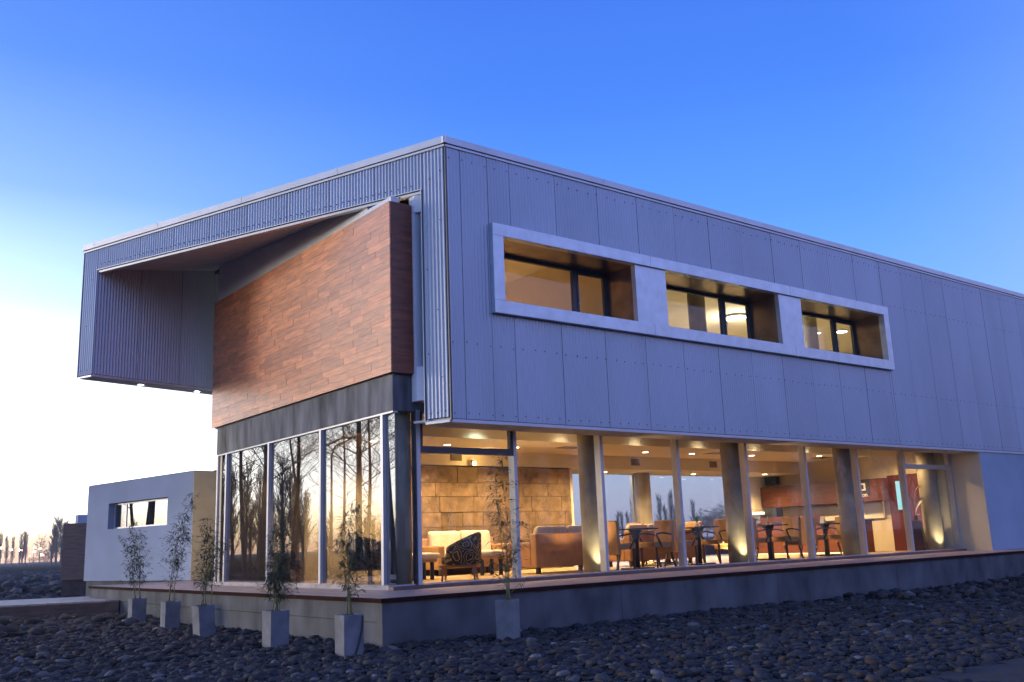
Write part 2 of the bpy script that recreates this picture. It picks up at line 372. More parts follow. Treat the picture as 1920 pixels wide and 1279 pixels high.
for s,z in [(.1,6.75),(.32,6.65),(.12,5.9),(.4,5.1),(.2,4.4),(.4,3.7),(.15,3.3),(.38,2.74),(.1,2.76),(.25,2.74),(9.2,4.55),(9.4,4.56),(9.3,5.5),(9.2,6.5)]: hexs(sc,ep(s,z)+NO*.001,NO)
tag(sc.build('screws',M_dark,endw),kind='stuff')
def ebar(name,material,s0,s1,z0a,z0b,h,off,th,par=B):
    mb=MB(); a=ep(s0)+NO*off; b=ep(s1)+NO*off; t=-NO*th
    vs=[a+Z*z0a,b+Z*z0b,b+t+Z*z0b,a+t+Z*z0a,a+Z*(z0a+h),b+Z*(z0b+h),b+t+Z*(z0b+h),a+t+Z*(z0a+h)]
    mb.add(vs,[(0,3,2,1),(4,5,6,7),(0,1,5,4),(1,2,6,5),(2,3,7,6),(3,0,4,7)]); return mb.build(name,material,par)
capw=ebar('roof_cap',M_trim,-.05,sE+.02,7.20,7.20,.12,.036,.2)
for s in (2.3,4.7,7.1,9.15): ebar('cap_joint',M_trim,s,s+.05,7.198,7.198,.126,.040,.05,capw)
ebar('trim_strip',M_trim,0,sE,7.15,7.15,.037,.014,.05)
ebar('lip_trim',M_trim,sR,sL-.02,zl(sR)-.055,zl(sL)-.055,.045,-.03,.09)
ebar('lip_edge',M_trim,sR-.01,sL,zl(sR)-.002,zl(sL)-.002,.012,.006,.02)
ebar('leg_trim',M_trim,.02,sR,2.575,2.575,.04,.0,.05)
ebar('leg_trim',M_trim,sL,sE-.015,4.40,4.40,.035,.0,.05)
# reveal edge of the right leg and left leg
mb=MB(); mb.obox(ep(sR,2.64)+NO*.006,D*.012,-NO*.05,Z*(zl(sR)-2.64)); mb.build('reveal_bead',M_trim,B)
mb=MB(); mb.obox(ep(sR-.006,2.63)-NO*.121,D*.012,-NO*.18,Z*3.86); mb.build('leg_inner_wall',M_dframe,B)
mb=MB(); mb.obox(ep(.03,2.60)-NO*.125,D*.45,-NO*.25,Z*.05); mb.build('leg_underside',M_soffit,B)
# far leg: wall running back from the end frame
H2=R(15.5); D2=Vector((math.cos(H2),math.sin(H2),0)); N2=Vector((math.sin(H2),-math.cos(H2),0))
bi=ep(sL); bo=ep(sE)
fl=MB(); WL=4.2
fl.prism([bi-N2*.03+D2*.12,bi-N2*.03+D2*WL,bo+D2*WL+N2*.02,bo+D2*.12+N2*.02],4.46,7.29)
far=fl.build('far_wing_wall',M_dark,B)
sof=lambda p: 6.496+.187*p[0]+.0915*p[1]
for k in range(4):
    a=.02+k*1.03
    corr(bi+D2*a,D2,N2,1.02,Z,4.46,lambda t,a=a: min(7.285,sof(bi+D2*(a+t))),amp=.0105,material=M_clad,parent=far)
mb=MB(); mb.prism([bi+N2*.012+D2*.05,bi+N2*.012+D2*WL,bo+D2*WL,bo+D2*.05],4.405,4.452); und=mb.build('wing_underside',M_soffit,B)
mb=MB(); mb.prism([bo-N2*.02,bo+D2*WL-N2*.02,bo+D2*WL-N2*.0,bo],4.42,7.18); mb.build('wing_outer_skin',M_clad,B)
SPOTS=[]
for s in (1.32,2.75):
    c=bi.lerp(bo,.52)+D2*s
    o=MB().lathe([(.085,4.396),(.085,4.404)],20,(c.x,c.y)).build('soffit_spotlight',M_trim,B)
    MB().lathe([(.06,4.392),(.06,4.3955)],16,(c.x,c.y)).build('bulb',E_cool,o); SPOTS.append((c.x,c.y,4.38))
# sloping soffit between the end frame and the white wall
A1=ep(sR)-NO*.12; A2=ep(sL)-NO*.12
poly=[A1,Vector((.70,-.50,0)),Vector((.70,.60,0)),Vector((.15,.76,0)),Vector((.15,8.47,0)),A2]
poly=[(p.x,p.y) for p in poly]
zz=[sof(p) for p in poly]
mb=MB(); n=len(poly)
mb.add([(p[0],p[1],z) for p,z in zip(poly,zz)]+[(p[0],p[1],7.29) for p in poly],[tuple(range(n)),tuple(range(2*n-1,n-1,-1))]+[((i+1)%n,i,n+i,n+(i+1)%n) for i in range(n)])
mb.build('sloping_soffit',M_soffit,B)
# roof deck
MB().prism([(.74,-.70),(XE,-.70),(XE,9.3),(.16,8.5),(.16,.95),(.74,.62)],7.22,7.30).build('roof',M_dark,B)
# --- white wall over the wood and wood cladding
MB().prism([(0,.0),(.14,.0),(.14,.80),(0,.80)],3.42,6.43).prism([(0,.801),(.14,.801),(.14,7.72),(0,7.72)],3.42,[6.575,6.60,7.225,7.20]).build('white_wall',M_white,B)
wback=MB().box(-.07,-.075,3.44,-.005,7.685,6.285).box(-.005,-.075,3.44,.33,-.01,6.285).build('wood_wall',M_dark,B)
rows=23; rh=(6.30-3.43)/rows
for r in range(rows):
    y=-.098-random.uniform(0,.6)
    while y<7.70:
        l=random.choice([.45,.6,.7,.85,1.0]); a=max(y,-.098); b=min(y+l,7.70)
        if 7.70-b<.18: b=7.70
        if b-a>.05:
            px=-.090-random.uniform(0,.0035); tl=random.gauss(0,.0016)*(b-a); za,zc=3.43+r*rh+.0012,3.43+(r+1)*rh-.0012; tv_=random.gauss(0,.0008)
            MB().add([(px-tl,a+.0015,za),(-.068,a+.0015,za),(-.068,b-.0015,za),(px+tl,b-.0015,za),(px-tl+tv_,a+.0015,zc),(-.068,a+.0015,zc),(-.068,b-.0015,zc),(px+tl+tv_,b-.0015,zc)],[(0,3,2,1),(4,5,6,7),(0,1,5,4),(1,2,6,5),(2,3,7,6),(3,0,4,7)]).build('board',M_wood,wback)
        if b>=7.70: break
        y=b
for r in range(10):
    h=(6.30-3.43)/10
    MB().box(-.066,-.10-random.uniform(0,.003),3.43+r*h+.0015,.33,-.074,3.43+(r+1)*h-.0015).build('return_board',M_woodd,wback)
MB().box(-.005,-.06,3.412,.33,.10,3.438).build('light_leak_filler',M_dark,B)  # dark filler added to stop interior light leaking through the gap
# --- concrete band, white beam and end window beside the right leg
MB().box(-.022,-.022,2.83,.0,7.52,3.41).box(0,-.022,2.83,1.0,.16,3.41).build('concrete_band',M_cband,B)
MB().box(.01,.18,2.86,.25,7.50,3.40).build('slab_edge',M_cband,B)
MB().prism([(.33,-.03),(.33,-.185),(.55,-.45),(.69,-.71),(.80,-.71),(.80,-.03)],2.98,3.53).build('white_beam',M_white,B)
MB().prism([(.34,-.012),(.34,-.185),(.55,-.45),(.69,-.71),(.80,-.71),(.80,-.012)],6.15,6.48).build('white_lintel',M_white,B)
MB().box(.34,-.165,3.535,.62,-.004,6.145).build('white_pier',M_white,B)
ew=MB().box(.56,-.21,3.54,.63,-.165,6.14).box(.56,-.45,3.54,.63,-.21,3.60).box(.56,-.45,6.08,.63,-.21,6.14).box(.56,-.45,4.70,.63,-.21,4.76).build('end_window',M_dframe,B)
MB().box(.59,-.45,3.601,.60,-.212,4.699).build('window_pane',G_front,ew); MB().box(.59,-.45,4.761,.60,-.212,6.079).build('window_pane',G_front,ew)
# --- ground floor slab, sills
DZ_=.065
MB().box(.12,.12,-.3,17.6,7.4,.10).build('interior_floor',M_floor,B)
sl_=MB(); 
sy=[0.02+ i*1.27 for i in range(7)]
for a,b in zip(sy[:-1],sy[1:]): MB().box(-.11,a,DZ_-.05,.0,b-.006,.135).build('stone_sill',M_sillst,B)
MB().box(-.11,-.13,DZ_-.05,17.10,.015,.118).build('timber_sill',M_sillbr,B)
MB().box(.0,.02,.10,17.08,.11,.134).build('sill_rail',M_alum,B)
# --- left glazing (plane x = 0)
lm=[.34,2.52,4.76,6.96]
gt=2.80
for y in lm: MB().box(-.025,y-.035,.136,.11,y+.035,gt).build('mullion',M_alum,B)
MB().box(-.012,.0,gt,.08,7.5,2.829).build('top_rail',M_alum,B)
MB().box(-.02,7.44,.136,.10,7.5,gt).build('mullion',M_alum,B)
ed=[.02]+lm+[7.46]
for i,(a,b) in enumerate(zip(ed[:-1],ed[1:])):
    MB().box(.03,a+(.036 if i else .0),.137,.04,b-.036,gt-.001).build('glass_pane',G_left,B)
# --- front glazing (plane y = 0)
fm=[.44,2.40,4.43,6.50,8.60,10.68,12.72,14.75,17.06]
gtf=2.86
for x in fm: MB().box(x-.035,-.03,.119,x+.035,.13,gtf).build('mullion',M_alum,B)
MB().box(.39,-.015,.119,.404,.10,gtf).build('mullion',M_dframe,B)
MB().box(.0,-.01,gtf,17.10,.10,2.97).build('head_beam',M_dframe,B)
MB().box(.03,.02,.136,.39,.03,gtf-.03).build('glass_pane',G_front,B)
for i,(a,b) in enumerate(zip(fm[:-1],fm[1:])):
    a2,b2=a+.036,b-.036
    if i in (0,7):
        fr=MB().box(a2,-.02,2.17,b2,.07,2.28).box(a2,-.018,2.28,a2+.055,.07,gtf).box(b2-.055,-.018,2.28,b2,.07,gtf).build('transom_frame',M_dframe if i==0 else M_alum,B)
        MB().box(a2,.02,.135,b2,.03,2.169).build('glass_pane',G_front,B)
        MB().box(a2+.056,.02,2.281,b2-.056,.03,gtf-.001).build('glass_pane',G_front,B)
    else: MB().box(a2,.02,.135,b2,.03,gtf-.001).build('glass_pane',G_front,B)
# --- walls right of the glazing
MB().box(17.12,-.80,.0,XE,.3,2.62).build('blue_grey_wall',M_stucco,B)
MB().box(17.10,-.797,.0,17.118,.3,2.618).build('return_wall',M_cream,B)
# --- interior shell
MB().box(.0,.17,2.98,XE,5.98,3.38).build('floor_slab',M_ceil,B)
drop=MB().box(.26,2.25,2.745,17.0,4.40,2.965).build('dropped_ceiling',M_ceil,B)
bulk=MB().box(.26,4.405,2.42,17.0,5.95,2.96).build('bulkhead',M_ceil,B)
MB().box(.26,5.96,2.43,18.0,6.1,3.4).build('back_lintel',M_ceil,B)
MB().box(17.0,.14,.1,17.09,7.4,2.97).build('bar_wall',M_cream,B)
MB().box(.02,7.30,.1,7.6,7.40,2.97).build('back_room_wall',M_cream,B)
MB().box(7.52,4.45,.1,7.62,7.29,2.41).build('stone_wall_return',M_cream,B)
MB().box(.26,5.99,2.70,7.6,7.29,2.97).build('back_room_ceiling',M_ceil,B)
# far windows
for x in (8.10,11.10,15.02): MB().box(x-.04,5.88,.1,x+.04,5.98,2.419).build('rear_mullion',M_alum,B)
for a,b in ((8.14,11.06),(11.14,14.98)): MB().box(a,5.925,.12,b,5.935,2.418).build('rear_pane',G_front,B)
MB().box(7.62,5.86,.1,8.06,5.98,2.419).box(15.06,5.86,.1,17.0,5.98,2.419).build('rear_wall',M_cream,B)
# stone wall
sw=MB().box(2.72,4.44,.1,7.50,4.60,2.39).build('stone_wall',M_dark,B)
zb=.11; ri=0
for h in (.36,.29,.33,.31,.34,.30,.35):
    x=2.70-random.uniform(0,.6)
    z1=min(zb+h,2.40)
    while x<7.50:
        w=random.choice([.55,.75,.9,1.1]); a=max(x,2.70); b=min(x+w,7.51)
        if 7.51-b<.2: b=7.51
        if b-a>.06: MB().box(a+.005,4.422-random.uniform(0,.02),zb+.005,b-.005,4.45,z1-.005).build('stone_block',M_block,sw)
        if b>=7.51: break
        x=b
    zb=z1
    if zb>=2.40: break
MB().box(.6,4.42,.1,2.68,4.52,2.41).build('plaster_wall',M_cream,B)
# columns
for cx,cyy,r in ((.30,.36,.20),(4.62,.5,.235),(8.77,.5,.235),(12.95,.5,.235),(16.72,.5,.235),(.45,5.2,.2),(10.95,5.40,.22)):
    MB().lathe([(r,.101),(r,2.978)],40,(cx,cyy)).build('column',M_col,B,smooth=True).data.polygons.foreach_set('use_smooth',[True]*40+[False]*2)
# grilles and vents
for x in (9.59,12.59,4.05):
    g=MB().box(x,4.395,2.52,x+.30,4.404,2.69).build('vent_grille',M_grille,bulk)
for x,y in ((6.1,2.9),(11.0,2.9),(15.6,2.9)):
    MB().box(x,y,2.735,x+.55,y+.35,2.744).build('vent_grille',M_grille,drop)
# ---- lamps of the building
def lamp(name,kind,loc,energy,col,size=.05,spot=None,aim=None,par=B):
    l=bpy.data.lights.new(name,kind); l.energy=energy; l.color=col
    if kind=='SPOT': l.spot_size=R(spot); l.spot_blend=.7; l.shadow_soft_size=size
    elif kind=='POINT': l.shadow_soft_size=size
    o=bpy.data.objects.new(name,l); COL.objects.link(o); o.location=loc; o.parent=par
    if aim is not None: o.rotation_euler=Vector(aim).to_track_quat('-Z','Y').to_euler()
    return o
WARM=(1,.655,.31)
def downlight(x,y,z,energy=640,spot=140,col=WARM,m_=None,r=.07,par=B):
    o=MB().lathe([(r+.02,z-.006),(r+.02,z-.0005)],20,(x,y)).build('downlight',M_trim,par)
    MB().lathe([(r,z-.011),(r,z-.0065)],18,(x,y)).build('bulb',m_ or E_down,o)
    lamp('downlight_lamp','SPOT',(x,y,z-.03),energy,col,.06,spot,(0,0,-1),par)
for p in SPOTS: lamp('soffit_lamp','SPOT',p,190,(1,.84,.55),.05,150,(0,0,-1))
for x,y in ((1.5,3.3),(3.3,3.4),(5.1,3.4),(7.1,3.3),(9.06,3.36),(10.68,3.32),(12.9,3.2),(15.2,2.7)): downlight(x,y,2.745)
for x,y in ((3.6,4.95),(9.4,5.2),(12.92,5.3),(14.35,4.9),(15.6,4.9)): downlight(x,y,2.42,420)
for x,y in ((1.2,6.6),(4.5,6.7)): downlight(x,y,2.70,40)
for x in (1.2,3.2,5.4,7.6,9.7,11.8,13.9,16.0): downlight(x,2.02,2.98,16 if x<5 else 8,150,(.7,1,.85) if x<5 else (1,.78,.46))     # in the front trough
for cx,cyy in ((4.62,.5),(8.77,.5),(16.72,.5),(12.95,.5),(10.95,5.40)):
    o=MB().lathe([(.055,.1005),(.055,.115)],16,(cx-.20,cyy-.34)).build('floor_uplight',M_trim,B)
    MB().lathe([(.04,.116),(.04,.119)],14,(cx-.20,cyy-.34)).build('bulb',E_up,o)
    if cx!=12.95: lamp('uplight_and_fill_lamp','SPOT',(cx-.19,cyy-.335,.13),30,(1,.78,.42),.03,75,(.16,.2,1)); lamp('uplight_and_fill_lamp','SPOT',(cx+.1,cyy+.1 if cyy>3 else cyy+.40,.13),130,(1,.62,.26),.05,100,(.05,.12,1))  # second spot per column is added fill without a fixture, brightens the ceiling
# amber spot above the stone wall
o=MB().lathe([(.03,2.40),(.045,2.52)],14,(4.54,4.25)).build('amber_spotlight',M_lampcap,B)
MB().lathe([(.005,2.405),(.035,2.42),(.045,2.45),(.035,2.48),(.005,2.495)],14,(4.54,4.19)).build('bulb',E_amber,o,smooth=True)
lamp('amber_lamp','POINT',(4.54,4.02,2.47),9,(1,.6,.2),.05)

# ---- upper window strip
fr=MB(); yo,yi=YB-.10,YB+.05
fr.box(wx0,yo,5.75,wx1,yi,wz1).box(wx0,yo,wz0,wx1,yi,4.63).box(wx0,yo,4.63,1.63,yi,5.75).box(13.13,yo,4.63,wx1,yi,5.75)
wf=fr.build('window_surround',M_frame,B,bevel=.004)
op=[(1.63,4.76),(5.59,9.10),(9.89,13.13)]
for a,b in ((4.765,5.585),(9.105,9.885)): MB().box(a,YB-.055,4.632,b,YB+.05,5.748).build('infill_panel',M_frame,B)
for k,(x,z0,z1) in enumerate([(5.15,5.751,5.959),(9.48,5.751,5.959),(5.15,4.411,4.629),(9.48,4.411,4.629)]):
    MB().box(x-.002,yo-.0015,z0,x+.002,yo+.01,z1).build('frame_joint',M_dframe,wf)
yw=-.08
for k,(a,b) in enumerate(op):
    MB().box(a-.03,YB+.05,5.752,b+.03,yw+.1,5.80).build('reveal_head',M_steel if False else mat('reveal_metal',(.30,.22,.16),rough=.28,metal=.75,var=.25,scale=2.5),B)
    MB().box(a-.03,YB+.05,4.58,b+.03,yw+.1,4.628).build('reveal_sill',M_frame,B)
    MB().box(b+.003,YB+.05,4.63,b+.03,yw+.1,5.75).build('reveal_cheek',MATS['reveal_metal'],B)
    MB().box(a-.03,YB+.05,4.63,a-.003,yw+.1,5.75).build('reveal_cheek',MATS['reveal_metal'],B)
    w=b-a; p=a+w*.735
    f=MB()
    f.box(a,yw,5.69,b,yw+.06,5.75).box(a,yw,4.63,b,yw+.06,4.68).box(a,yw,4.68,a+.05,yw+.06,5.69).box(b-.05,yw,4.68,b,yw+.06,5.69).box(p-.05,yw,4.68,p+.05,yw+.06,5.69)
    w_=f.build('upper_window',M_dframe,B)
    MB().box(p+.052,yw-.012,4.682,b-.052,yw+.05,5.688).build('casement',M_dframe,w_) if False else None
    c=MB().box(p+.05,yw-.012,4.68,p+.095,yw+.04,5.69).box(b-.095,yw-.012,4.68,b-.05,yw+.04,5.69).box(p+.095,yw-.012,4.68,b-.095,yw+.04,4.725).box(p+.095,yw-.012,5.645,b-.095,yw+.04,5.69).build('casement',M_dframe,w_)
    MB().tube([(p+.07,yw-.02,5.05),(p+.07,yw-.05,5.08),(p+.07,yw-.05,5.2)],.009,6).build('handle',M_alum,w_)
    MB().box(a+.051,yw+.02,4.681,p-.051,yw+.03,5.689).build('window_pane',G_front,w_)
    MB().box(p+.096,yw+.012,4.726,b-.096,yw+.022,5.644).build('window_pane',G_front,w_)
# upper rooms
MB().box(.64,.1,6.42,20,5.8,6.5).build('upper_ceiling',M_ceil,B)
MB().box(.64,5.8,3.39,20,5.9,7.18).build('upper_rear_wall',M_cream,B)
MB().box(20.0,-.6,3.39,20.1,5.9,7.18).build('upper_end_wall',M_cream,B)
MB().box(4.95,.12,3.39,5.05,5.78,6.41).build('upper_partition',M_cream,B)
MB().box(.64,-.66,3.385,20,.12,4.55).build('upper_spandrel',M_cream,B)
MB().box(.64,-.66,5.83,20,.095,6.6).build('upper_head',M_ceil,B)
MB().box(.205,.1,3.4,.23,5.9,6.49).build('upper_left_wall',M_cream,B)
for cx in (8.35,12.7): MB().lathe([(.2,3.39),(.2,6.418)],32,(cx+.6,1.3)).build('column',M_col,B,smooth=True)
downlight(11.95,3.98,6.42,330,140,(1,.80,.50)); downlight(16.31,3.06,6.42,330,140,(1,.82,.52)); downlight(2.8,4.3,6.42,480,150,(1,.64,.32)); downlight(8.0,4.4,6.42,150,150,(1,.75,.42)); downlight(17.0,4.6,6.42,150,150,(1,.8,.5))
o=MB().lathe([(.30,6.36),(.30,6.419)],32,(12.26,2.81)).build('round_ceiling_lamp',M_trim,B)
MB().lathe([(.27,6.345),(.27,6.359)],32,(12.26,2.81)).build('diffuser',E_ring,o); lamp('round_lamp','POINT',(12.26,2.81,6.2),140,(1,.9,.65),.25)
o=MB().lathe([(.18,6.38),(.18,6.419)],28,(16.63,2.5)).build('round_ceiling_lamp',M_trim,B)
MB().lathe([(.16,6.37),(.16,6.379)],28,(16.63,2.5)).build('diffuser',E_ring,o)

# ================================================================ DECK
DZ=.065; DX,DY=-1.37,-1.95; DE=12.15
DK=empty('terrace_deck',(0,0,0),0,'raised timber deck on a concrete plinth wrapping the glazed ground floor','deck')
pl=MB().box(DX+.03,DY+.03,gz-.1,XE,DY+.2,DZ-.056).build('plinth_wall',M_conc,DK)
for x in (2.9,6.8,10.7,14.6,18.5): MB().box(x,DY+.0275,gz-.1,x+.005,DY+.032,DZ-.058).build('plinth_joint',M_dark,pl)
pl=MB().box(DX+.03,DY+.2,-.235,DX+.22,DE-.02,DZ-.056).box(DX+.045,DY+.2,gz-.1,DX+.22,DE-.02,-.243).build('plinth_wall',M_conc,DK)
MB().box(DX+.22,DY+.2,-.35,XE,.0,DZ-.056).box(DX+.22,.0,-.35,.0,DE-.02,DZ-.056).box(.0,7.53,-.35,8,14.7,DZ-.056).build('deck_frame',M_conc,DK)
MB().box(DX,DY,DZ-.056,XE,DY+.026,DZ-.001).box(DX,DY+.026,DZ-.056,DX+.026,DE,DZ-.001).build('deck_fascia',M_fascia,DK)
nb=13; bw_=(-.135-(DY+.028))/nb; bx_=(-.115-(DX+.028))/nb
for i in range(nb):
    y0=DY+.028+i*bw_; x0=DX+.028+i*bx_
    for k in range(7):
        MB().box(x0 if k==0 else 3.2+4*(k-1)+.7*(i%3),y0,DZ-.052,min(3.2+4*k+.7*(i%3),XE)-.004,y0+bw_-.005,DZ).build('deck_board',M_deck,DK)
    for k in range(4):
        MB().box(x0,(y0+bw_ if k==0 else 2.6+3.3*(k-1)+.6*(i%3)),DZ-.052,x0+bx_-.005,min(2.6+3.3*k+.6*(i%3),DE)-.004,DZ).build('deck_board',M_deck,DK)
for i in range(16):
    x0=-.11+i*.14
    MB().box(x0,7.53,DZ-.052,x0+.136,DE,DZ-.0005).build('deck_board',M_deck,DK)

# ================================================================ ANNEX
AX=empty('annex_building',(1.013, 11.864, 0.046),R(100.7),'low white rendered annex with one long narrow window, left of the glazed building','building')
AX.scale=(.934,.934,.934)
# local: x along the long face, +y towards the viewer (outside), z up
L_=6.42
w0,w1,wz_0,wz_1=1.38,4.98,1.58,2.37
a=MB(); th=.35
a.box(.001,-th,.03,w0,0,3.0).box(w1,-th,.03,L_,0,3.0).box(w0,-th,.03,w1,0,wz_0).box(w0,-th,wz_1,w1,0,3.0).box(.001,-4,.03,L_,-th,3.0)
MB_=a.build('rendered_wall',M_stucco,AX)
MB().prism([(0,-4),(0,0),(-.012,.002),(-.012,-4)][::-1],.03,2.998).build('side_wall',M_warmlit,AX)
MB().box(.05,-3.9,gz-.1-.0,L_-.05,-.06,.03).build('plinth',M_conc,AX)
MB().box(.02,-3.95,3.0,L_-.02,-.02,3.02).build('roof',M_dark,AX)
f=MB(); yy=-.24
f.box(w0,yy,wz_1-.05,w1,yy+.05,wz_1).box(w0,yy,wz_0,w1,yy+.05,wz_0+.05).box(w0,yy,wz_0+.05,w0+.06,yy+.05,wz_1-.05).box(w1-.06,yy,wz_0+.05,w1,yy+.05,wz_1-.05).box(4.18,yy,wz_0+.05,4.27,yy+.05,wz_1-.05)
f=f.build('window_frame',M_trim,AX)
MB().box(w0+.061,yy+.02,wz_0+.051,4.179,yy+.03,wz_1-.051).build('window_pane',glass('mirror_glass',.45,(.5,.5,.5)),f); MB().box(4.271,yy+.02,wz_0+.051,w1-.061,yy+.03,wz_1-.051).build('window_pane',G_left,f)
# entrance block between annex and main building
EN=empty('entrance_block',(0,0,0),0,'narrow dark glazed entrance between the white annex and the glazed building','entrance')
MB().box(1.80,11.98,DZ,1.99,12.6,2.94).box(1.99,11.98,2.79,4.4,12.6,2.94).build('door_frame',mat('entrance_frame',(.30,.36,.44),rough=.6),EN)
MB().box(1.99,12.10,DZ,4.4,12.15,2.79).build('door',mat('entrance_door',(.05,.028,.025),rough=.3),EN)
MB().box(2.01,12.04,2.60,4.38,12.10,2.66).build('door_rail',M_trim,EN)
# brown outbuilding further back
BO=empty('brown_outbuilding',(.72,24.2,0),R(75),'small brown timber clad block behind the white annex','outbuilding')
MB().box(0,-3,.0,1.55,0,1.98).build('timber_wall',M_brownwall,BO)
MB().box(.05,-2.9,gz,1.5,-.05,.0).build('plinth',M_bwdark,BO)
WW=tag(MB().box(2.15,28.2,gz,4.4,28.6,2.45).build('garden_wall',M_stucco),'low pale wall showing above the brown timber block','wall')
# ================================================================ BOARDWALK
bd=Vector((math.cos(R(158.6)),math.sin(R(158.6)),0)); bn=Vector((-bd.y,bd.x,0))   # bn points to the near side
org=Vector((-1.353,9.604,0)); 
if bn.y>0: bn=-bn
BW=empty('boardwalk',(-1.353,9.604,gz),0,'low timber boardwalk running left from the deck over the stones','boardwalk')
lo=lambda v: (v[0]-org.x,v[1]-org.y,v[2]-gz)
nbw=46; bw=.30
sh=MB()
for i in range(nbw):
    o=org+bd*(i*bw)+Vector((0,0,-.242+random.uniform(-.002,.002)))
    mb=MB(); mb.obox(lo(o),-bn*3.2,bd*(bw-.012),Z*.035); mb.build('board',M_bwalk,BW)
for k in range(3):
    mb=MB(); o=org-bn*.03+Vector((0,0,-.345-.10*k)); mb.obox(lo(o),bn*.05,bd*14,Z*.095); mb.build('side_beam',M_bwdark,BW)
mb=MB()
mb.obox(lo(org-bn*3.1+Vector((0,0,-.35))),bn*.05,bd*14,Z*.11); mb.build('side_beam',M_bwdark,BW)

# ================================================================ PLANTERS AND BAMBOO
def planter(loc,rz,w,h,tilt,label):
    e=empty('planter',(loc[0],loc[1],gz+.0),rz,label,'planter','square concrete planters along the deck')
    e.rotation_euler=(tilt[0],tilt[1],rz)
    a=w/2; b=a*.97; t=.025; mb=MB()
    o=[(-b,-b,0),(b,-b,0),(b,b,0),(-b,b,0),(-a,-a,h),(a,-a,h),(a,a,h),(-a,a,h),(-a+t,-a+t,h),(a-t,-a+t,h),(a-t,a-t,h),(-a+t,a-t,h),(-a+t,-a+t,h-.06),(a-t,-a+t,h-.06),(a-t,a-t,h-.06),(-a+t,a-t,h-.06)]
    fs=[(3,2,1,0)]+[(i,(i+1)%4,4+(i+1)%4,4+i) for i in range(4)]+[(4+i,4+(i+1)%4,8+(i+1)%4,8+i) for i in range(4)]+[(8+i,8+(i+1)%4,12+(i+1)%4,12+i) for i in range(4)]+[(12,13,14,15)]
    mb.add(o,fs); mb.build('pot',M_pot,e,bevel=.006)
    MB().add([(-a+t+.002,-a+t+.002,h-.055),(a-t-.002,-a+t+.002,h-.055),(a-t-.002,a-t-.002,h-.055),(-a+t+.002,a-t-.002,h-.055)],[(0,1,2,3)]).build('soil',M_soil,e)
    return e
def bamboo(loc,heights,spread,leafn,z0,label,seed,lean=(0,0)):
    rg=random.Random(seed)
    e=empty('bamboo_plant',(loc[0],loc[1],z0),0,label,'plant','young bamboo plants in the planters')
    lv=MB(); tw=MB()
    for h in heights:
        dx,dy=rg.uniform(-spread,spread)+lean[0],rg.uniform(-spread,spread)+lean[1]
        bx,by=rg.uniform(-.08,.08),rg.uniform(-.08,.08)
        P=lambda t:Vector((bx+dx*t*t*.8+dx*.2*t+.015*math.sin(9*t+h*7),by+dy*t*t*.8+dy*.2*t,h*t))
        MB().tube([P(i/9) for i in range(10)],[.0075*(1-i/11) for i in range(10)],6).build('stem',M_stem,e,smooth=True)
        nn=int(leafn*h*1.2)
        for k in range(nn):
            t=rg.uniform(.16,1)**.85
            p=P(t); a=rg.uniform(0,2*PI); L0=rg.uniform(.05,.34)*(1.15-t*.75)
            q=p+Vector((math.cos(a)*L0,math.sin(a)*L0,L0*rg.uniform(.4,1.1)))
            if L0>.10: tw.tube([p,p.lerp(q,.5)+Vector((0,0,.01)),q],[.0022,.0018,.001],3,cap=False)
            for j in range(rg.randint(2,4)):
                r=p.lerp(q,rg.uniform(.35,1)); b=a+rg.uniform(-1.2,1.2); el_=rg.uniform(-.9,.5); l=rg.uniform(.05,.12)
                d=Vector((math.cos(b)*math.cos(el_),math.sin(b)*math.cos(el_),math.sin(el_))); s_=d.cross(Z).normalized()*(l*.09)
                lv.add([r,r+d*l*.4+s_,r+d*l+Vector((0,0,-l*.15)),r+d*l*.4-s_],[(0,1,2,3)])
    tag(tw.build('twigs',M_stem,e),kind='stuff'); tag(lv.build('leaves',M_leaf,e),kind='stuff')
    return e
pots=[((-1.902,6.454),0,.273,.473,(0,0),'square grey planter at the end of the boardwalk, first of the row'),
      ((-1.993,4.254),0,.264,.473,(0,0),'square grey planter second along from the boardwalk'),
      ((-2.157,2.136),R(4),.264,.482,(R(1),R(-5)),'square grey planter leaning sideways, third from the boardwalk'),
      ((-2.138,-0.454),R(2),.273,.473,(0,0),'square grey planter between the leaning planter and the deck corner planter'),
      ((-2.011,-2.291),R(-2),.264,.473,(0,0),'square grey planter with a black hose down its face at the deck corner'),
      ((0.207,-2.545),R(43),.282,.51,(0,0),'lone square planter turned corner on in front of the long plinth wall')]
PE=[planter(p[0],p[1],p[2],p[3],p[4],p[5]) for p in pots]
hose=MB().tube([(.112,-.141,.455),(.11,-.141,.40),(.098,-.141,.29),(.062,-.142,.15),(.02,-.144,.03),(.0,-.155,-.01)],.010,6).build('hose',M_hose,PE[4],smooth=True)
bb=[((-1.902,6.454),[1.55,1.45,1.25,1.0],.26,46,'bushy bamboo in the planter nearest the boardwalk',1,(0,0)),
    ((-1.993,4.254),[2.05,1.7,1.35],.20,44,'tall thin bamboo rising in front of the white annex wall',2,(.18,-.25)),
    ((-2.157,2.136),[1.5,1.35,1.1,.9,.7],.20,50,'dense dark bamboo in the leaning planter',3,(.1,-.1)),
    ((-2.138,-0.454),[1.28,1.1,1.0,.85,.6,.5],.16,60,'compact bamboo before the second pane of the left glazing',4,(0,0)),
    ((-2.011,-2.291),[1.45,1.5,1.2,1.0],.26,44,'spreading bamboo in the planter with the hose',5,(0,0)),
    ((0.207,-2.545),[2.35,1.95,1.6,1.2,.6],.40,27,'sparse tall bamboo before the brightly lit front glazing',6,(-.05,0))]
for p,h,s,n,lab,sd_,ln in bb: bamboo(p,[q*.909 for q in h],s*.909,n,gz+.43,lab,sd_,ln)

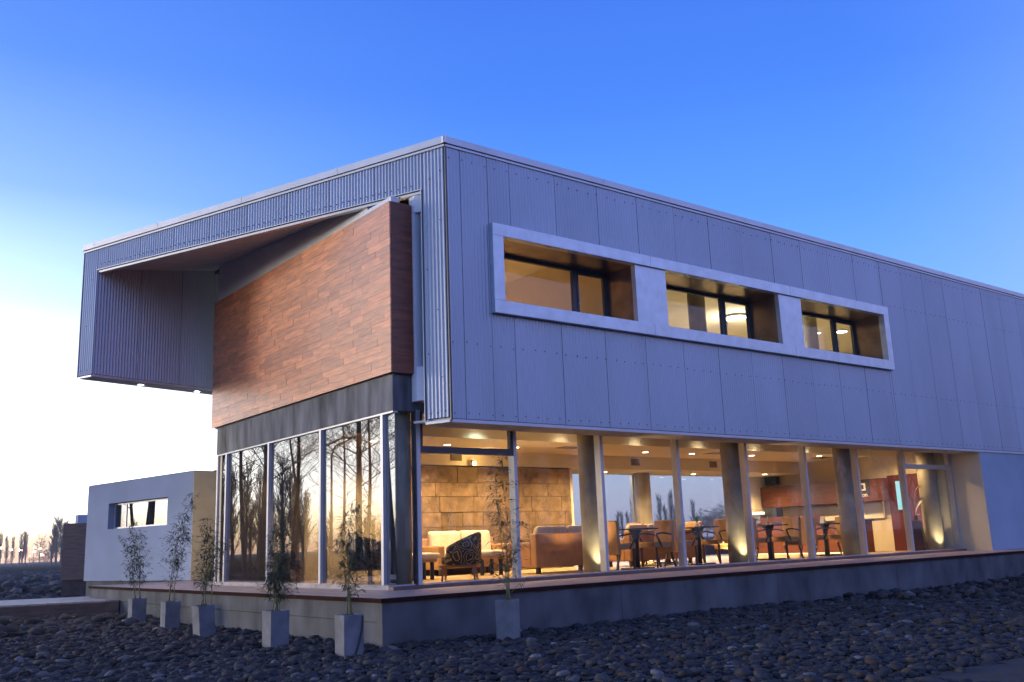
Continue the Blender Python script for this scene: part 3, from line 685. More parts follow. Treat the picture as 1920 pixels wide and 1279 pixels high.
# ================================================================ FURNITURE
FZ=.10
def soft(mb,name,m_,par,bev=.025): return mb.build(name,m_,par,bevel=bev)
def tub_chair(loc,rz,label):
    e=empty('armchair',(loc[0],loc[1],FZ),rz,label,'armchair','patterned tub armchairs in the lounge')
    n=26; vs=[]; fs=[]
    for i in range(n+1):
        t=-1+2*i/n; a=PI+t*R(118); hgt=.56+.24*max(0,math.cos(t*PI/2*1.0))**1.0
        for r,z in ((.41,.27),(.42,hgt-.03),(.40,hgt),(.36,hgt),(.335,hgt-.03),(.33,.27)):
            ex=1.0 if abs(t)<.55 else 1.0
            vs.append((r*math.cos(a)*.95*ex,r*math.sin(a),z))
    for i in range(n):
        for j in range(6): fs.append((i*6+j,i*6+(j+1)%6,(i+1)*6+(j+1)%6,(i+1)*6+j))
    fs+=[(5,4,3,2,1,0),tuple(n*6+j for j in range(6))]
    MB().add(vs,fs).build('shell',M_scroll,e,smooth=True)
    pts=[]
    for i in range(n+1):
        t=-1+2*i/n; a=PI+t*R(118); hgt=.56+.24*max(0,math.cos(t*PI/2)); pts.append((.38*math.cos(a)*.95,.38*math.sin(a),hgt+.006))
    MB().tube(pts,.013,6).build('top_rail',M_legw,e,smooth=True)
    MB().lathe([(.30,.28),(.315,.33),(.315,.39),(.29,.42)],24).build('seat',M_scroll,e,smooth=True)
    MB().lathe([(.37,.225),(.38,.268)],24).build('base_rail',M_legw,e)
    for x,y in ((.25,.24),(.25,-.24),(-.26,.24),(-.26,-.24)):
        MB().tube([(x,y,.24),(x*1.12,y*1.08,0)],[.028,.018],6).build('leg',M_legw,e)
    return e
tub_chair((1.95,1.10),R(140),'scroll patterned armchair seen from behind through the first front pane')
tub_chair((.86,2.30),R(15),'scroll patterned armchair close behind the left glazing near the corner')
tub_chair((1.15,6.5),R(-20),'dark patterned armchair deep in the room behind the far left pane')
def sofa(loc,rz,Ls,label,col,cush,depth=.85,bh=.76):
    e=empty('sofa',(loc[0],loc[1],FZ),rz,label,'sofa','sofas in the lounge')   # local: back along y=0, faces +y, x 0..Ls
    soft(MB().box(.16,.18,.14,Ls-.16,depth,.32),'base',col,e); soft(MB().box(.0,.0,.12,Ls,.18,bh),'backrest',col,e)
    for x in (0,Ls-.16): soft(MB().box(x,.18,.12,x+.16,depth,.60),'arm',col,e)
    k=2 if Ls<2 else 3; w=(Ls-.34)/k
    for i in range(k):
        x=.17+i*w
        soft(MB().box(x+.005,.34,.32,x+w-.005,depth+.02,.46),'seat_cushion',cush,e,.04)
        mb=MB(); mb.obox((x+.01,.185,.45),(w-.02,0,0),(0,.17,-.03),(0,-.05,.46)); soft(mb,'back_cushion',cush,e,.05)
    for x in (.08,Ls-.14):
        for y in (.06,depth-.12): MB().box(x,y,0,x+.07,y+.07,.125).build('foot',M_blackw,e)
    return e
sofa((4.05,1.55),0,1.9,'brown sofa with pale cushions, back turned, left of the first lit column',M_brownup,M_pale)
sofa((7.15,2.15),0,2.1,'brown sofa with pale cushions behind the first dining table',M_brownup,M_pale)
sofa((5.0,4.36),R(180),1.9,'pale cushioned sofa standing against the stone wall',M_tan,M_pale)
def coffee_table(loc,label):
    e=empty('coffee_table',(loc[0],loc[1],FZ),0,label,'table','low lounge tables')
    MB().lathe([(.36,.36),(.42,.38),(.43,.43),(.40,.47),(.2,.485)],32).build('padded_top',M_pale,e,smooth=True)
    MB().lathe([(.37,.31),(.37,.36)],32).build('rim',M_tan,e)
    for a in range(4):
        x,y=.29*math.cos(a*PI/2+.6),.29*math.sin(a*PI/2+.6); MB().tube([(x,y,0),(x,y,.31)],.04,10).build('leg',M_black,e)
coffee_table((3.75,2.75),'round pale padded table on black legs before the pale sofa')
coffee_table((2.0,2.55),'round padded table behind the patterned armchair')
def dining_chair():
    e=empty('dining_chair',(0,0,FZ),0,'','chair','tan dining chairs with dark arms')     # faces +x
    mb=MB(); mb.obox((-.20,-.24,.39),(.46,0,.01),(0,.48,0),(0,0,.12)); soft(mb,'seat',M_tan,e,.03)
    mb=MB(); mb.obox((-.28,-.255,.30),(.08,0,.0),(0,.51,0),(-.05,0,.65)); soft(mb,'backrest',M_tan,e,.02)
    for sy in (-.21,.21):
        MB().tube([(.20,sy,0),(.21,sy,.42)],[.022,.028],6).build('leg',M_blackw,e)
        MB().tube([(-.33,sy,0),(-.23,sy,.25),(-.24,sy,.45)],[.022,.028,.028],6).build('leg',M_blackw,e)
        s=1 if sy>0 else -1
        MB().tube([(.06,sy+.03*s,.40),(.14,sy+.04*s,.52),(.23,sy+.045*s,.655),(.21,sy+.045*s,.675),(.05,sy+.045*s,.69),(-.15,sy+.035*s,.665),(-.29,sy+.02*s,.64)],[.018,.019,.02,.02,.018,.017,.016],6).build('arm',M_blackw,e,smooth=True)
    return e
def dining_table():
    e=empty('dining_table',(0,0,FZ),0,'','table','dark pedestal dining tables')
    MB().box(-.33,-.33,.765,.33,.33,.795).build('tabletop',M_blackw,e,bevel=.004)
    MB().lathe([(.055,.03),(.055,.55),(.10,.70),(.14,.765)],16).build('pedestal',M_black,e,smooth=True)
    MB().box(-.24,-.24,0,.24,.24,.03).build('base',M_black,e,bevel=.004)
    return e
c0=dining_chair(); t0=dining_table(); cu=[False]; tu=[False]
def put(src,flag,x,y,rz,label):
    o=src if not flag[0] else copy_tree(src); flag[0]=True
    o.location=(x,y,FZ); o.rotation_euler=(0,0,rz); o['label']=label; return o
T=[(6.08,.88,'dark square dining table between the first two lit columns'),(8.20,1.12,'dark dining table left of the second lit column with a green sprig'),
   (10.68,1.17,'dark dining table with a bent napkin, between the second and third columns'),(13.33,1.48,'dark dining table standing just left of the dull third column')]
for x,y,l in T: put(t0,tu,x,y,R(4),l)
put(t0,tu,9.3,3.1,0,'dark dining table in the second row before the rear windows')
Cc=[(5.55,.84,R(5),'tan chair seen from behind, left of the first dining table'),(6.68,.92,R(180),'tan chair facing left at the first dining table'),
    (7.66,1.12,R(0),'tan chair half hidden behind the mullion at the sprig table'),(8.80,1.12,R(182),'tan chair against the second lit column facing the sprig table'),
    (10.14,1.15,R(4),'tan chair seen from behind, left of the napkin table'),(11.27,1.17,R(176),'tan chair facing left at the napkin table'),
    (12.80,1.45,R(0),'tan chair left of the table at the third column'),(13.92,1.48,R(180),'tan chair facing left before the third column'),
    (8.55,3.05,R(0),'tan chair left of the second row table'),(10.05,3.12,R(180),'tan chair right of the second row table'),(11.0,2.6,R(90),'tan chair with its back to the front glazing, before the bar')]
for x,y,r,l in Cc: put(c0,cu,x,y,r,l)
# table things
o=empty('napkin_stand',(10.63,1.12,FZ+.796),0,'small pale bent napkin stand on the table between second and third columns','napkin stand')
MB().tube([(0,0,0),(-.02,.0,.06),(-.01,0,.14),(.02,0,.20)],[.03,.022,.014,.004],6).build('napkin',M_paper,o,smooth=True); MB().box(.05,-.1,0,.35,.1,.03).build('tray',M_paper,o)
o=empty('flower_sprig',(8.20,1.12,FZ+.796),0,'green leaf sprig in a tiny pot on the dining table','plant')
MB().lathe([(.03,0),(.04,.06)],10).build('pot',M_paper,o)
lf=MB()
for k in range(5):
    a=k*1.3; lf.add([(0,0,.05),(.025*math.cos(a+1.2),.025*math.sin(a+1.2),.15),(.06*math.cos(a),.06*math.sin(a),.25),(.025*math.cos(a-1.2),.025*math.sin(a-1.2),.15)],[(0,1,2,3)])
lf.build('leaves',M_green,o)
o=empty('menu_holder',(13.22,1.44,FZ+.796),0,'white menu card holder on the table by the third column','menu holder')
MB().add([(-.05,-.06,0),(-.05,.06,0),(0,.06,.17),(0,-.06,.17),(.05,-.06,0),(.05,.06,0)],[(0,1,2,3),(3,2,5,4),(0,3,4),(1,5,2)]).build('card',M_paper,o)
# bar
BR=empty('bar_counter',(15.6,0,FZ),0,'red brown bar counter with dark top at the right end of the room','bar')
MB().box(.0,1.85,.0,.45,5.6,.83).build('front_panel',mat('bar_panel',(.15,.042,.012),rough=.4,var=.2,scale=3),BR)
MB().box(-.04,1.80,.832,.5,5.65,.865).build('counter_top',M_black,BR)
MB().box(.02,3.35,.866,.40,5.3,1.06).build('upper_shelf',M_redw,BR)
MB().box(-.03,1.9,.0,-.001,5.5,.02).build('kick_light',E_strip,BR)
BP=empty('bar_canopy',(16.55,0,0),0,'long reddish wood panel hung above the bar','bar panel')
MB().box(0,1.72,1.47,.28,5.85,2.08).build('panel',M_redw,BP)
MB().box(.05,1.8,1.46,.25,5.8,1.469).build('underside',M_redw,BP)
SG=empty('bar_sign',(16.53,2.33,1.60),0,'square black sign with a white square ring and lettering on the wood panel','sign')
MB().box(.0,-.20,.03,.018,.22,.46).build('board',M_black,SG)
r=MB(); r.box(-.006,-.10,.17,-.001,.10,.21).box(-.006,-.10,.33,-.001,.10,.37).box(-.006,-.10,.21,-.001,-.05,.33).box(-.006,.05,.21,-.001,.10,.33); r.build('square_emblem',M_paper,SG)
cu_=bpy.data.curves.new('lettering','FONT'); cu_.body='ston'; cu_.size=.17; cu_.extrude=.004; cu_.align_x='CENTER'; cu_.materials.append(M_paper)
tmp_=bpy.data.objects.new('lettering_curve',cu_); COL.objects.link(tmp_); bpy.context.view_layer.update(); me_=bpy.data.meshes.new_from_object(tmp_.evaluated_get(bpy.context.evaluated_depsgraph_get())); bpy.data.objects.remove(tmp_); bpy.data.curves.remove(cu_)
me_.name='lettering'; lo_=bpy.data.objects.new('lettering',me_); COL.objects.link(lo_); lo_.parent=SG; lo_.location=(-.012,.0,.0); lo_.rotation_euler=(R(90),0,R(-90))
tag(MB().box(16.80,5.42,2.17,16.98,5.9,2.41).build('wall_screen',M_black),'black screen high on the wall above the wood panel','screen')
CM=empty('coffee_machine',(15.78,5.45,FZ+.866),0,'steel coffee machine on the bar under a bright strip','coffee machine')
MB().box(-.2,-.25,.02,.2,.25,.30).build('body',M_steel,CM,bevel=.02); MB().box(-.22,-.27,.30,.2,.27,.36).build('lit_hood',E_strip,CM)
for y in (-.12,.12): MB().tube([(-.2,y,.16),(-.32,y,.15)],.018,8).build('handle',M_black,CM)
for x,y in ((-.16,-.2),(.16,-.2),(-.16,.2),(.16,.2)): MB().box(x-.02,y-.02,0,x+.02,y+.02,.02).build('foot',M_black,CM)
tag(MB().box(15.75,4.72,FZ+.867+.195,16.05,5.15,FZ+.867+.46).build('bar_fridge',M_black),'black box standing on the bar beside the coffee machine','appliance')
MB().box(16.93,2.0,1.0,16.998,5.8,1.45).build('backsplash',M_ceil,B)
downlight(15.9,1.15,2.98,260)  # downlight added to brighten the cream wall behind the vase
DR=empty('interior_door',(16.97,1.80,FZ),0,'dark red door with a lit pale blue pane beside the bar','door')
MB().box(-.02,-.98,.0,.028,0,2.05).build('door_leaf',mat('door_red',(.10,.022,.016),rough=.35,var=.1),DR)
MB().box(-.03,-.56,1.1,-.021,-.24,1.88).build('door_pane',E_cyan,DR)
MB().tube([(-.03,-.88,.95),(-.07,-.88,.95),(-.07,-.78,.95)],.01,6).build('handle',M_steel,DR)
# vase
VS=empty('floor_vase',(16.05,.58,FZ),R(20),'tall dark tapered floor vase in the last glazed bay','vase')
v=[(-.22,-.2,0),(.22,-.2,0),(.22,.2,0),(-.22,.2,0),(-.12,-.11,.78),(.12,-.11,.78),(.12,.11,.78),(-.12,.11,.78)]
MB().add(v,[(3,2,1,0),(4,5,6,7),(0,1,5,4),(1,2,6,5),(2,3,7,6),(3,0,4,7)]).build('body',mat('vase_lacquer',(.035,.012,.010),rough=.3),VS,bevel=.01)
MB().lathe([(.055,.781),(.05,.88),(.09,.91)],16).build('neck',M_blackw,VS,smooth=True)
RD=empty('dried_reeds',(16.05,.58,FZ+.88),0,'dried reeds and a white curved leaf standing in the dark vase','dried plant')
for k in range(5): MB().tube([(0,0,0),(-.12+.07*k,.03*k,.62-.03*k)],[.006,.003],5).build('reed',M_blackw,RD)
def crescent(name,m_,pts,w):
    mb=MB(); n=len(pts); vs=[]
    for i,p in enumerate(pts):
        ww=w*math.sin(PI*(i+.6)/(n+.2)); p=Vector(p); vs+=[p+Vector((0,-.01,ww)),p+Vector((0,.01,-ww)) ,p+Vector((0,.015,0))]
    fs=[]
    for i in range(n-1):
        for j in range(3): fs.append((i*3+j,i*3+(j+1)%3,(i+1)*3+(j+1)%3,(i+1)*3+j))
    mb.add(vs,fs); mb.build(name,m_,RD,smooth=True)
crescent('white_leaf',M_feather,[(.02,0,.0),(.05,0,.12),(.11,0,.24),(.22,0,.35),(.36,0,.41),(.52,0,.43)],.085)
MB().tube([(0,0,0),(.05,0,.35),(.14,0,.66),(.30,0,.78),(.52,0,.82),(.78,0,.80),(.95,0,.74)],[.008,.008,.009,.012,.012,.009,.004],6).build('copper_reed',M_copper,RD,smooth=True)

# ================================================================ TREES
def tree_mesh(seed,h,kind,levels=3,dens=1.0,r0=None,tw=1.0):
    rg=random.Random(seed); tv=[];tf=[];bv=[];bf=[]
    def tube(V,Fc,pts,rad,n):
        o=len(V); d=(pts[-1]-pts[0]).normalized(); ref=Vector((0,0,1)) if abs(d.z)<.9 else Vector((1,0,0)); u=d.cross(ref).normalized(); w=d.cross(u)
        k=len(pts)
        for p,r in zip(pts,rad):
            for j in range(n):
                a=2*PI*j/n; V.append(tuple(p+(u*math.cos(a)+w*math.sin(a))*r))
        for i in range(k-1):
            for j in range(n): Fc.append((o+i*n+j,o+i*n+(j+1)%n,o+(i+1)*n+(j+1)%n,o+(i+1)*n+j))
    r0=r0 or h*.016
    def grow(p,d,L,r,lev,n_side):
        k=4 if lev<2 else 3; pts=[p]; rad=[r]; q=p.copy(); dd=d.copy()
        upb={'poplar':.28,'broad':.06,'round':.02}[kind]
        for i in range(k):
            dd=(dd+Vector((rg.gauss(0,.10),rg.gauss(0,.10),rg.gauss(0,.07)+upb*(.5 if lev else .1)))).normalized(); q=q+dd*(L/k); pts.append(q.copy()); rad.append(max(.004*tw*h/10,r*(1-.75*(i+1)/k)))
        tube(bv,bf,pts,rad,n_side)
        if lev<levels:
            m=int((6 if lev==1 else 5)*dens+rg.random())
            for i in range(m):
                t=rg.uniform(.25,1); j=min(k-1,int(t*k)); pp=pts[j].lerp(pts[j+1],t*k-j)
                a=rg.uniform(0,2*PI); sp={'poplar':.45,'broad':.75,'round':.95}[kind]
                ax=Vector((math.cos(a),math.sin(a),rg.uniform(-.1,.4))); nd_=(dd*(1-sp*.45)+ax*sp*.6).normalized()
                grow(pp,nd_,L*rg.uniform(.42,.65),r*.5*(1-.4*t),lev+1,3)
    pts=[];rad=[]; q=Vector((0,0,0)); k=9; dd=Vector((rg.gauss(0,.03),rg.gauss(0,.03),1)).normalized()
    top=h*(.94 if kind!='round' else .6)
    for i in range(k+1):
        pts.append(q.copy()); rad.append(r0*(1.15-1.05*i/k)+.004*h/10); dd=(dd+Vector((rg.gauss(0,.035),rg.gauss(0,.035),.05))).normalized(); q=q+dd*(top/k)
    tube(tv,tf,pts,rad,8)
    nb=int({'poplar':34,'broad':24,'round':24}[kind]*dens)
    for i in range(nb):
        t=(.12+.86*(i+rg.random())/nb) if kind=='poplar' else (.28+.70*(i+rg.random())/nb)
        j=min(k-1,int(t*k)); p=pts[j].lerp(pts[j+1],t*k-j); a=i*2.4+rg.uniform(-.4,.4)
        if kind=='poplar': d=Vector((math.cos(a)*.34,math.sin(a)*.34,1)); L=h*rg.uniform(.16,.26)*(1.1-.55*t)
        elif kind=='broad': d=Vector((math.cos(a),math.sin(a),rg.uniform(.35,.9))); L=h*rg.uniform(.20,.32)*(1.15-.75*t)
        else: d=Vector((math.cos(a),math.sin(a),rg.uniform(.0,.9))); L=h*rg.uniform(.30,.42)*(1.1-.5*t)
        grow(p,d.normalized(),L,r0*(.25-.15*t),1,4)
    def mk(n,V,Fc):
        me=bpy.data.meshes.new(n); me.from_pydata(V,[],Fc); me.update(); return me
    return mk('trunk',tv,tf),mk('crown',bv,bf)
def tree(name,loc,meshes,material,label,group,rz=0,sc=(1,1,1)):
    e=empty(name,loc,rz,label,'tree',group); e.scale=sc
    for n,me in zip(('trunk','crown'),meshes):
        if len(me.materials)==0: me.materials.append(material)
        link(n,me,None,e)
    return e
ORD='leftmost second third fourth fifth sixth seventh eighth ninth tenth eleventh twelfth thirteenth fourteenth fifteenth sixteenth seventeenth eighteenth nineteenth twentieth'.split()+['twenty-'+w for w in 'first second third fourth fifth sixth seventh eighth ninth'.split()]+['thirtieth']+['thirty-'+w for w in 'first second third fourth fifth sixth seventh eighth ninth'.split()]
def nth(i): return ORD[i]+(' from the left' if i else '')
KIND={0:'slim upright bare poplar',1:'tall narrow bare poplar',2:'rounded bare tree',3:'wide branched bare tree'}
# grove left of the frame (what the left glazing mirrors)
CP=Vector((7.717,-12.985,0))
big=[tree_mesh(21,16,'broad',3,1.35,.17,.6),tree_mesh(22,15,'broad',3,1.3,.10,.55),tree_mesh(23,17,'broad',3,1.35,.14,.6)]
gv=[(111.3,47,1,.9),(113.2,44,0,1.0),(114.8,50,2,.85),(115.6,54,1,.9),(117.6,47,1,.75),(118.6,45,0,.95),(119.1,52,2,.8),(120.7,43,2,.9),(122.6,46,1,1.0),(124.5,44,0,.9),(112.2,62,2,1.0)]
gv.sort()
for i,(hd,d,k,s) in enumerate(gv):
    p=CP+Vector((math.cos(R(hd)),math.sin(R(hd)),0))*d
    tree('bare_tree',(p.x,p.y,gz),big[k],M_bark,'tall bare tree mirrored in the left glazing, '+nth(i)+' of the big trunks','bare trees mirrored in the glazing',i*1.7,(s,s,s))
fpop=[tree_mesh(41,11,'poplar',2,1.9,tw=3.2),tree_mesh(42,12,'poplar',2,1.8,tw=3.2),tree_mesh(43,10,'round',3,1.2,tw=2.6),tree_mesh(44,10,'broad',3,1.2,tw=2.6)]
pop=[tree_mesh(31,11,'poplar',2,1.2),tree_mesh(32,12,'poplar',2,1.1),tree_mesh(33,10,'round',3,.9),tree_mesh(34,10,'broad',3,.9)]
k=0
for i in range(26):
    hd=109.5+i*.52+random.uniform(-.2,.2)
    if 116.2<hd<118.4 and i%2: continue
    d=random.uniform(84,112); p=CP+Vector((math.cos(R(hd)),math.sin(R(hd)),0))*d; s=random.uniform(.55,.88)*(1.0 if hd<116.5 else .5)
    tree('poplar_tree',(p.x,p.y,gz),fpop[i%2],M_bark,'small poplar mirrored in the left glazing, '+nth(i)+' of its row','poplars mirrored in the glazing',i*.9,(s*1.25,s*1.25,s))
CQ=Vector((-7.717,12.985,0))
for i in range(38):
    hd=-62+i*1.1+random.uniform(-.3,.3); d=random.uniform(86,118); p=CQ+Vector((math.cos(R(hd)),math.sin(R(hd)),0))*d; s=random.uniform(1.05,1.6)
    tree('poplar_tree' if i%4 else 'bare_tree',(p.x,p.y,gz),fpop[i%2 if i%4 else 3],M_bark,'bare tree faintly mirrored in the front glazing, '+nth(i),'trees behind the viewpoint',i*.8,(s*1.35,s*1.35,s))
# far trees, left horizon and beyond the rear windows
def far_at(px,d):       # ground point in the direction of a photograph column, at distance d
    a=YAW+math.atan((960-px)/F_PX)+R(.25); return (CAM.x+d*math.cos(a),CAM.y+d*math.sin(a),gz)
farl=sorted([(-14,300,0,.95),(3,300,0,.85),(15,310,1,.90),(26,320,0,.90),(38,310,1,.80),(57,300,0,.97),(52,305,1,.85),(62,310,1,.9),(88,280,3,.95),(98,300,2,.7),(110,240,0,1.25),(118,235,1,1.3),(126,230,0,1.35),(133,240,1,1.2),(146,240,0,1.2),(-30,300,1,.9),(76,330,2,.4),(30,340,2,.35),(104,250,2,.6)])
names=['poplar_tree','poplar_tree','bare_tree','bare_tree']
for i,(px,d,kk,s) in enumerate(farl):
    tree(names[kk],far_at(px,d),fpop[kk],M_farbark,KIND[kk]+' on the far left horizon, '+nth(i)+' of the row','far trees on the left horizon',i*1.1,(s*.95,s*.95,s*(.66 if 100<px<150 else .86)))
farr=sorted([(1090,240,0,.75),(1150,250,0,.72),(1157,255,1,.66),(1168,245,0,.7),(1180,230,1,.95),(1186,232,0,.95),(1228,230,1,.9),(1238,240,0,.8),(1250,230,1,.95),(1258,235,0,.85),(1290,240,1,.8),(1300,220,3,.72),(1312,215,2,.78),(1325,220,2,.8),(1342,205,2,.95),(1354,200,2,1.0),(1366,210,3,.95),(1378,210,2,.9),(1205,260,0,.6),(1270,260,1,.55)])
for i,(px,d,kk,s) in enumerate(farr):
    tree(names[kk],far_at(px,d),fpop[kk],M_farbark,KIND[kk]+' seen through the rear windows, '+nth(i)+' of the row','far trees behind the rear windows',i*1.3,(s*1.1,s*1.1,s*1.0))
# distant street lamps
for i,(px,py,d,red,lab) in enumerate([(17,1031,260,0,'leftmost glowing lamp on the far left horizon'),(35,1033.5,280,0,'second glowing lamp from the left on the horizon'),(50,1034,280,0,'white lamp just left of the red one on the horizon'),
      (55,1034,282,1,'red light between two white lamps on the horizon'),(77,1030,270,0,'upper of two lamps below the far bare tree'),(77,1036,250,0,'lower of two lamps below the far bare tree'),
      (88,1031.5,270,0,'single lamp right of the stacked pair on the horizon'),(91,1041,240,0,'low white lamp beside the red light near the tall trees'),(95,1042,242,1,'low red light near the tall trees'),(70,1043,250,1,'faint red light low on the left horizon')]):
    x,y,z=far_at(px,d); hz=1054.7-.0395*px; zz=.70+(hz-py)/F_PX*d
    e=empty('street_lamp',(x,y,gz),0,lab,'street lamp','far lamps on the left horizon')
    MB().tube([(0,0,0),(0,0,zz-gz-.2)],.06,6).build('pole',M_lampcap,e)
    rr=.20 if not red else .15
    MB().lathe([(.02,zz-gz-rr),(rr*.7,zz-gz-rr*.7),(rr,zz-gz),(rr*.7,zz-gz+rr*.7),(.02,zz-gz+rr)],10).build('lamp_head',E_red if red else E_street,e,smooth=True)
# two unlit curved lamp posts mirrored in the glazing
for hd,ll in ((116.4,'left'),(117.0,'right')):
    p=CP+Vector((math.cos(R(hd)),math.sin(R(hd)),0))*46
    e=empty('lamp_post',(p.x,p.y,gz),0,'slender unlit bent lamp post mirrored in the left glazing, '+ll+' one of two','lamp post','lamp posts mirrored in the glazing')
    MB().tube([(0,0,0),(0,0,5.6),(-.3,.2,6.1),(-1.5,.6,6.6)],[.07,.05,.045,.03],8).build('pole',M_lampcap,e); MB().box(-1.9,.52,6.55,-1.4,.7,6.66).build('lamp_head',M_lampcap,e)

# ================================================================ STONES
def ico(sub):
    t=(1+5**.5)/2
    v=[(-1,t,0),(1,t,0),(-1,-t,0),(1,-t,0),(0,-1,t),(0,1,t),(0,-1,-t),(0,1,-t),(t,0,-1),(t,0,1),(-t,0,-1),(-t,0,1)]
    f=[(0,11,5),(0,5,1),(0,1,7),(0,7,10),(0,10,11),(1,5,9),(5,11,4),(11,10,2),(10,7,6),(7,1,8),(3,9,4),(3,4,2),(3,2,6),(3,6,8),(3,8,9),(4,9,5),(2,4,11),(6,2,10),(8,6,7),(9,8,1)]
    v=[Vector(p).normalized() for p in v]
    for _ in range(sub):
        c={}; nf=[]
        def mid(a,b):
            k=(min(a,b),max(a,b))
            if k not in c: v.append(((v[a]+v[b])/2).normalized()); c[k]=len(v)-1
            return c[k]
        for a,b,d in f:
            x,y,z=mid(a,b),mid(b,d),mid(d,a); nf+=[(a,x,z),(b,y,x),(d,z,y),(x,y,z)]
        f=nf
    return np.array([tuple(p) for p in v]),np.array(f)
V1,F1=ico(1); V0,F0=ico(0)
def stone_shapes(V,n):
    out=[]
    for i in range(n):
        q=V.copy()
        for _ in range(5):
            d=rng.normal(size=3); d/=np.linalg.norm(d); q=q*(1+.16*rng.normal()*np.clip(q@d,-.2,1)[:,None])
        q=np.sign(q)*np.abs(q)**rng.uniform(.78,1.12)*(1+.05*rng.normal(size=(len(q),1))); out.append(q*np.array([rng.uniform(.85,1.55),rng.uniform(.65,1.0),rng.uniform(.28,.58)]))
    return np.array(out)
S1=stone_shapes(V1,24); S0=stone_shapes(V0,16)
cam_xy=np.array([CAM.x,CAM.y])
def scatter(n,rmin,rmax,a0,a1):
    a=np.radians(rng.uniform(a0,a1,n)); r=np.sqrt(rng.uniform(rmin**2,rmax**2,n))
    return cam_xy+np.stack([np.cos(a)*r,np.sin(a)*r],1)
potxy=np.array([p[0] for p in pots])
def allowed(P,s):
    x,y=P[:,0],P[:,1]
    ok=~((x>DX+.04)&(y>DY+.04)&(y<DE))&~((x>.8)&(y>=DE)&(y<26))                   # the deck
    ok&=~((x>-.4)&(y>=DE)&(y<18.2))&~((x>.3)&(y>21)&(y<27))
    for c in potxy: ok&=((P-c)**2).sum(1)>(.21+s*.5)**2
    ok&=~((x>.1)&(x<5)&(y<-8.42+.12*np.sin(x*9)))         # dirt path
    q=P-np.array([org.x,org.y]); along=q@np.array([bd.x,bd.y]); acr=-(q@np.array([bn.x,bn.y]))
    ok&=~((along>-.2)&(along<14.2)&(acr>-.05)&(acr<3.25))
    return ok
def rotz(a):
    c,s=np.cos(a),np.sin(a); M=np.zeros((len(a),3,3)); M[:,0,0]=c;M[:,0,1]=-s;M[:,1,0]=s;M[:,1,1]=c;M[:,2,2]=1; return M
def rotx(a):
    c,s=np.cos(a),np.sin(a); M=np.zeros((len(a),3,3)); M[:,1,1]=c;M[:,1,2]=-s;M[:,2,1]=s;M[:,2,2]=c;M[:,0,0]=1; return M
def stones(P,s,SH,FA,name):
    n=len(P); idx=rng.integers(0,len(SH),n); A=rotz(rng.uniform(0,2*PI,n))@rotx(rng.normal(0,.38,n))
    q=np.einsum('nij,nkj->nki',A,SH[idx])*s[:,None,None]
    z=gz+s*.12+rng.uniform(-.2,.35,n)*s
    q[:,:,0]+=P[:,0,None]; q[:,:,1]+=P[:,1,None]; q[:,:,2]+=z[:,None]
    return q
def big_mesh(q,FA,name,par):
    n,k,_=q.shape; vs=q.reshape(-1,3).astype(np.float32); fs=(FA[None]+(np.arange(n)*k)[:,None,None]).reshape(-1,3)
    me=bpy.data.meshes.new(name); me.vertices.add(len(vs)); me.vertices.foreach_set('co',vs.ravel())
    me.loops.add(fs.size); me.loops.foreach_set('vertex_index',fs.ravel().astype(np.int32))
    me.polygons.add(len(fs)); me.polygons.foreach_set('loop_start',(np.arange(len(fs))*3).astype(np.int32))
    try: me.polygons.foreach_set('loop_total',np.full(len(fs),3,np.int32))
    except Exception: pass
    me.polygons.foreach_set('use_smooth',np.ones(len(fs),bool)); me.update(calc_edges=True)
    at=me.attributes.new('tint','FLOAT','POINT'); at.data.foreach_set('value',np.repeat(rng.uniform(0,1,n),k).astype(np.float32))
    me.materials.append(M_peb); o=link(name,me,None,par); o['kind']='stuff'; return o
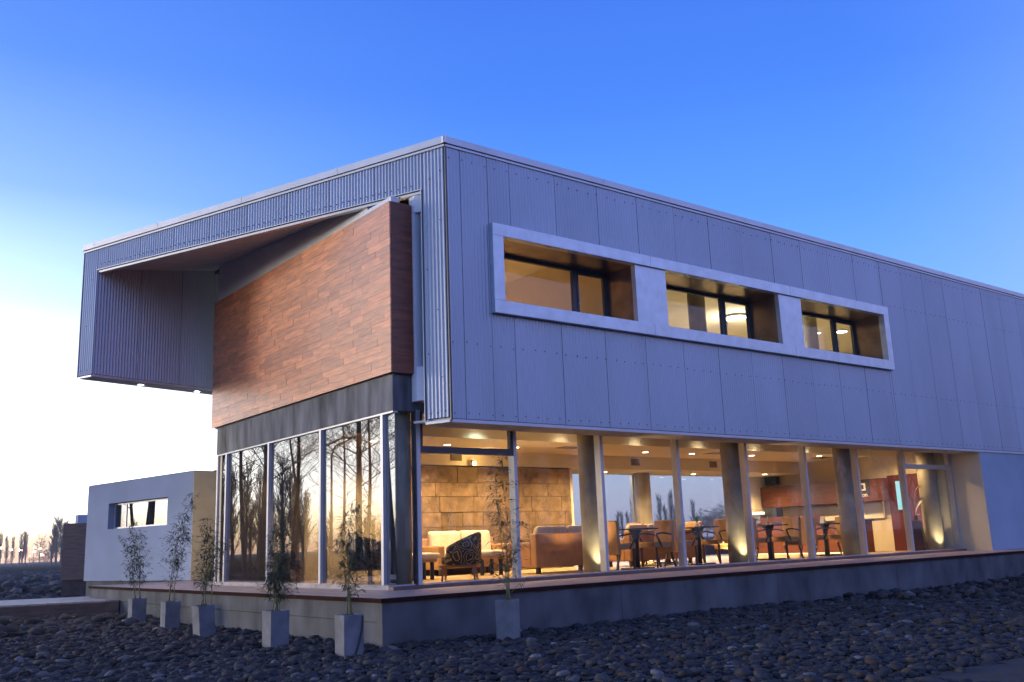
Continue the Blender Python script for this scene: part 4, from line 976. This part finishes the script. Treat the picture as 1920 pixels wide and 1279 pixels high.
# near stones
def layer(n,r0_,r1_,a0,a1,med,lo_,hi_):
    P=scatter(n,r0_,r1_,a0,a1); s=np.clip(rng.lognormal(np.log(med),.5,len(P)),lo_,hi_); k=allowed(P,s); return P[k],s[k]
P,s=layer(35000,7.0,12.4,12,92,.0235,.010,.07)
d=np.hypot(*(P-cam_xy).T); hd=np.degrees(np.arctan2(*(P-cam_xy).T[::-1])); down=np.degrees(np.arctan2(1.32,d))
inview=(hd>25)&(hd<79)&(d>8.1)
# rows nearer than the bottom edge of the frame are out of view
sc_=np.where(inview,s/d,-1); order=np.argsort(-sc_); top=order[:300]; rest=order[300:]
q=stones(P,s,S1,F1,'s'); qt=q[top]; 
me_cache=[]
for i in range(24):
    me=bpy.data.meshes.new('stone'); me.from_pydata([tuple(p) for p in S1[i]],[],[tuple(int(c) for c in f) for f in F1]); me.polygons.foreach_set('use_smooth',[True]*len(F1)); me.materials.append(M_peb); me_cache.append(me)
for i in top:
    o=link('stone',me_cache[int(rng.integers(0,24))],None,ground)
    o.location=(P[i,0],P[i,1],gz+s[i]*.3); o.scale=(s[i],)*3; o.rotation_euler=(rng.normal(0,.25),rng.normal(0,.25),rng.uniform(0,6.28))
big_mesh(q[rest],F1,'gravel',ground)
for n_,a_,b_,c_,d_,m_ in ((30000,12.4,18.5,12,95,.034),(16000,18.5,42,72,98,.07),(24000,42,110,73,96,.15),(9000,18.5,38,5,45,.05),(3000,5,7.0,5,100,.045)):
    P,s=layer(n_,a_,b_,c_,d_,m_,m_*.45,m_*2.6)
    big_mesh(stones(P,s,S0,F0,'s'),F0,'gravel',ground)

# ================================================================ HAZE
hm=bpy.data.materials.new('haze'); hm.use_nodes=True; hn=hm.node_tree; hn.nodes.clear()
pv=hn.nodes.new('ShaderNodeVolumePrincipled'); pv.inputs['Color'].default_value=(.80,.84,.95,1); pv.inputs['Density'].default_value=.0006; pv.inputs['Anisotropy'].default_value=.5
ho=hn.nodes.new('ShaderNodeOutputMaterial'); hn.links.new(pv.outputs[0],ho.inputs['Volume'])
hz=MB().box(-1450,-1450,gz-1,1450,1450,19.5).build('haze',hm); hz['kind']='stuff'
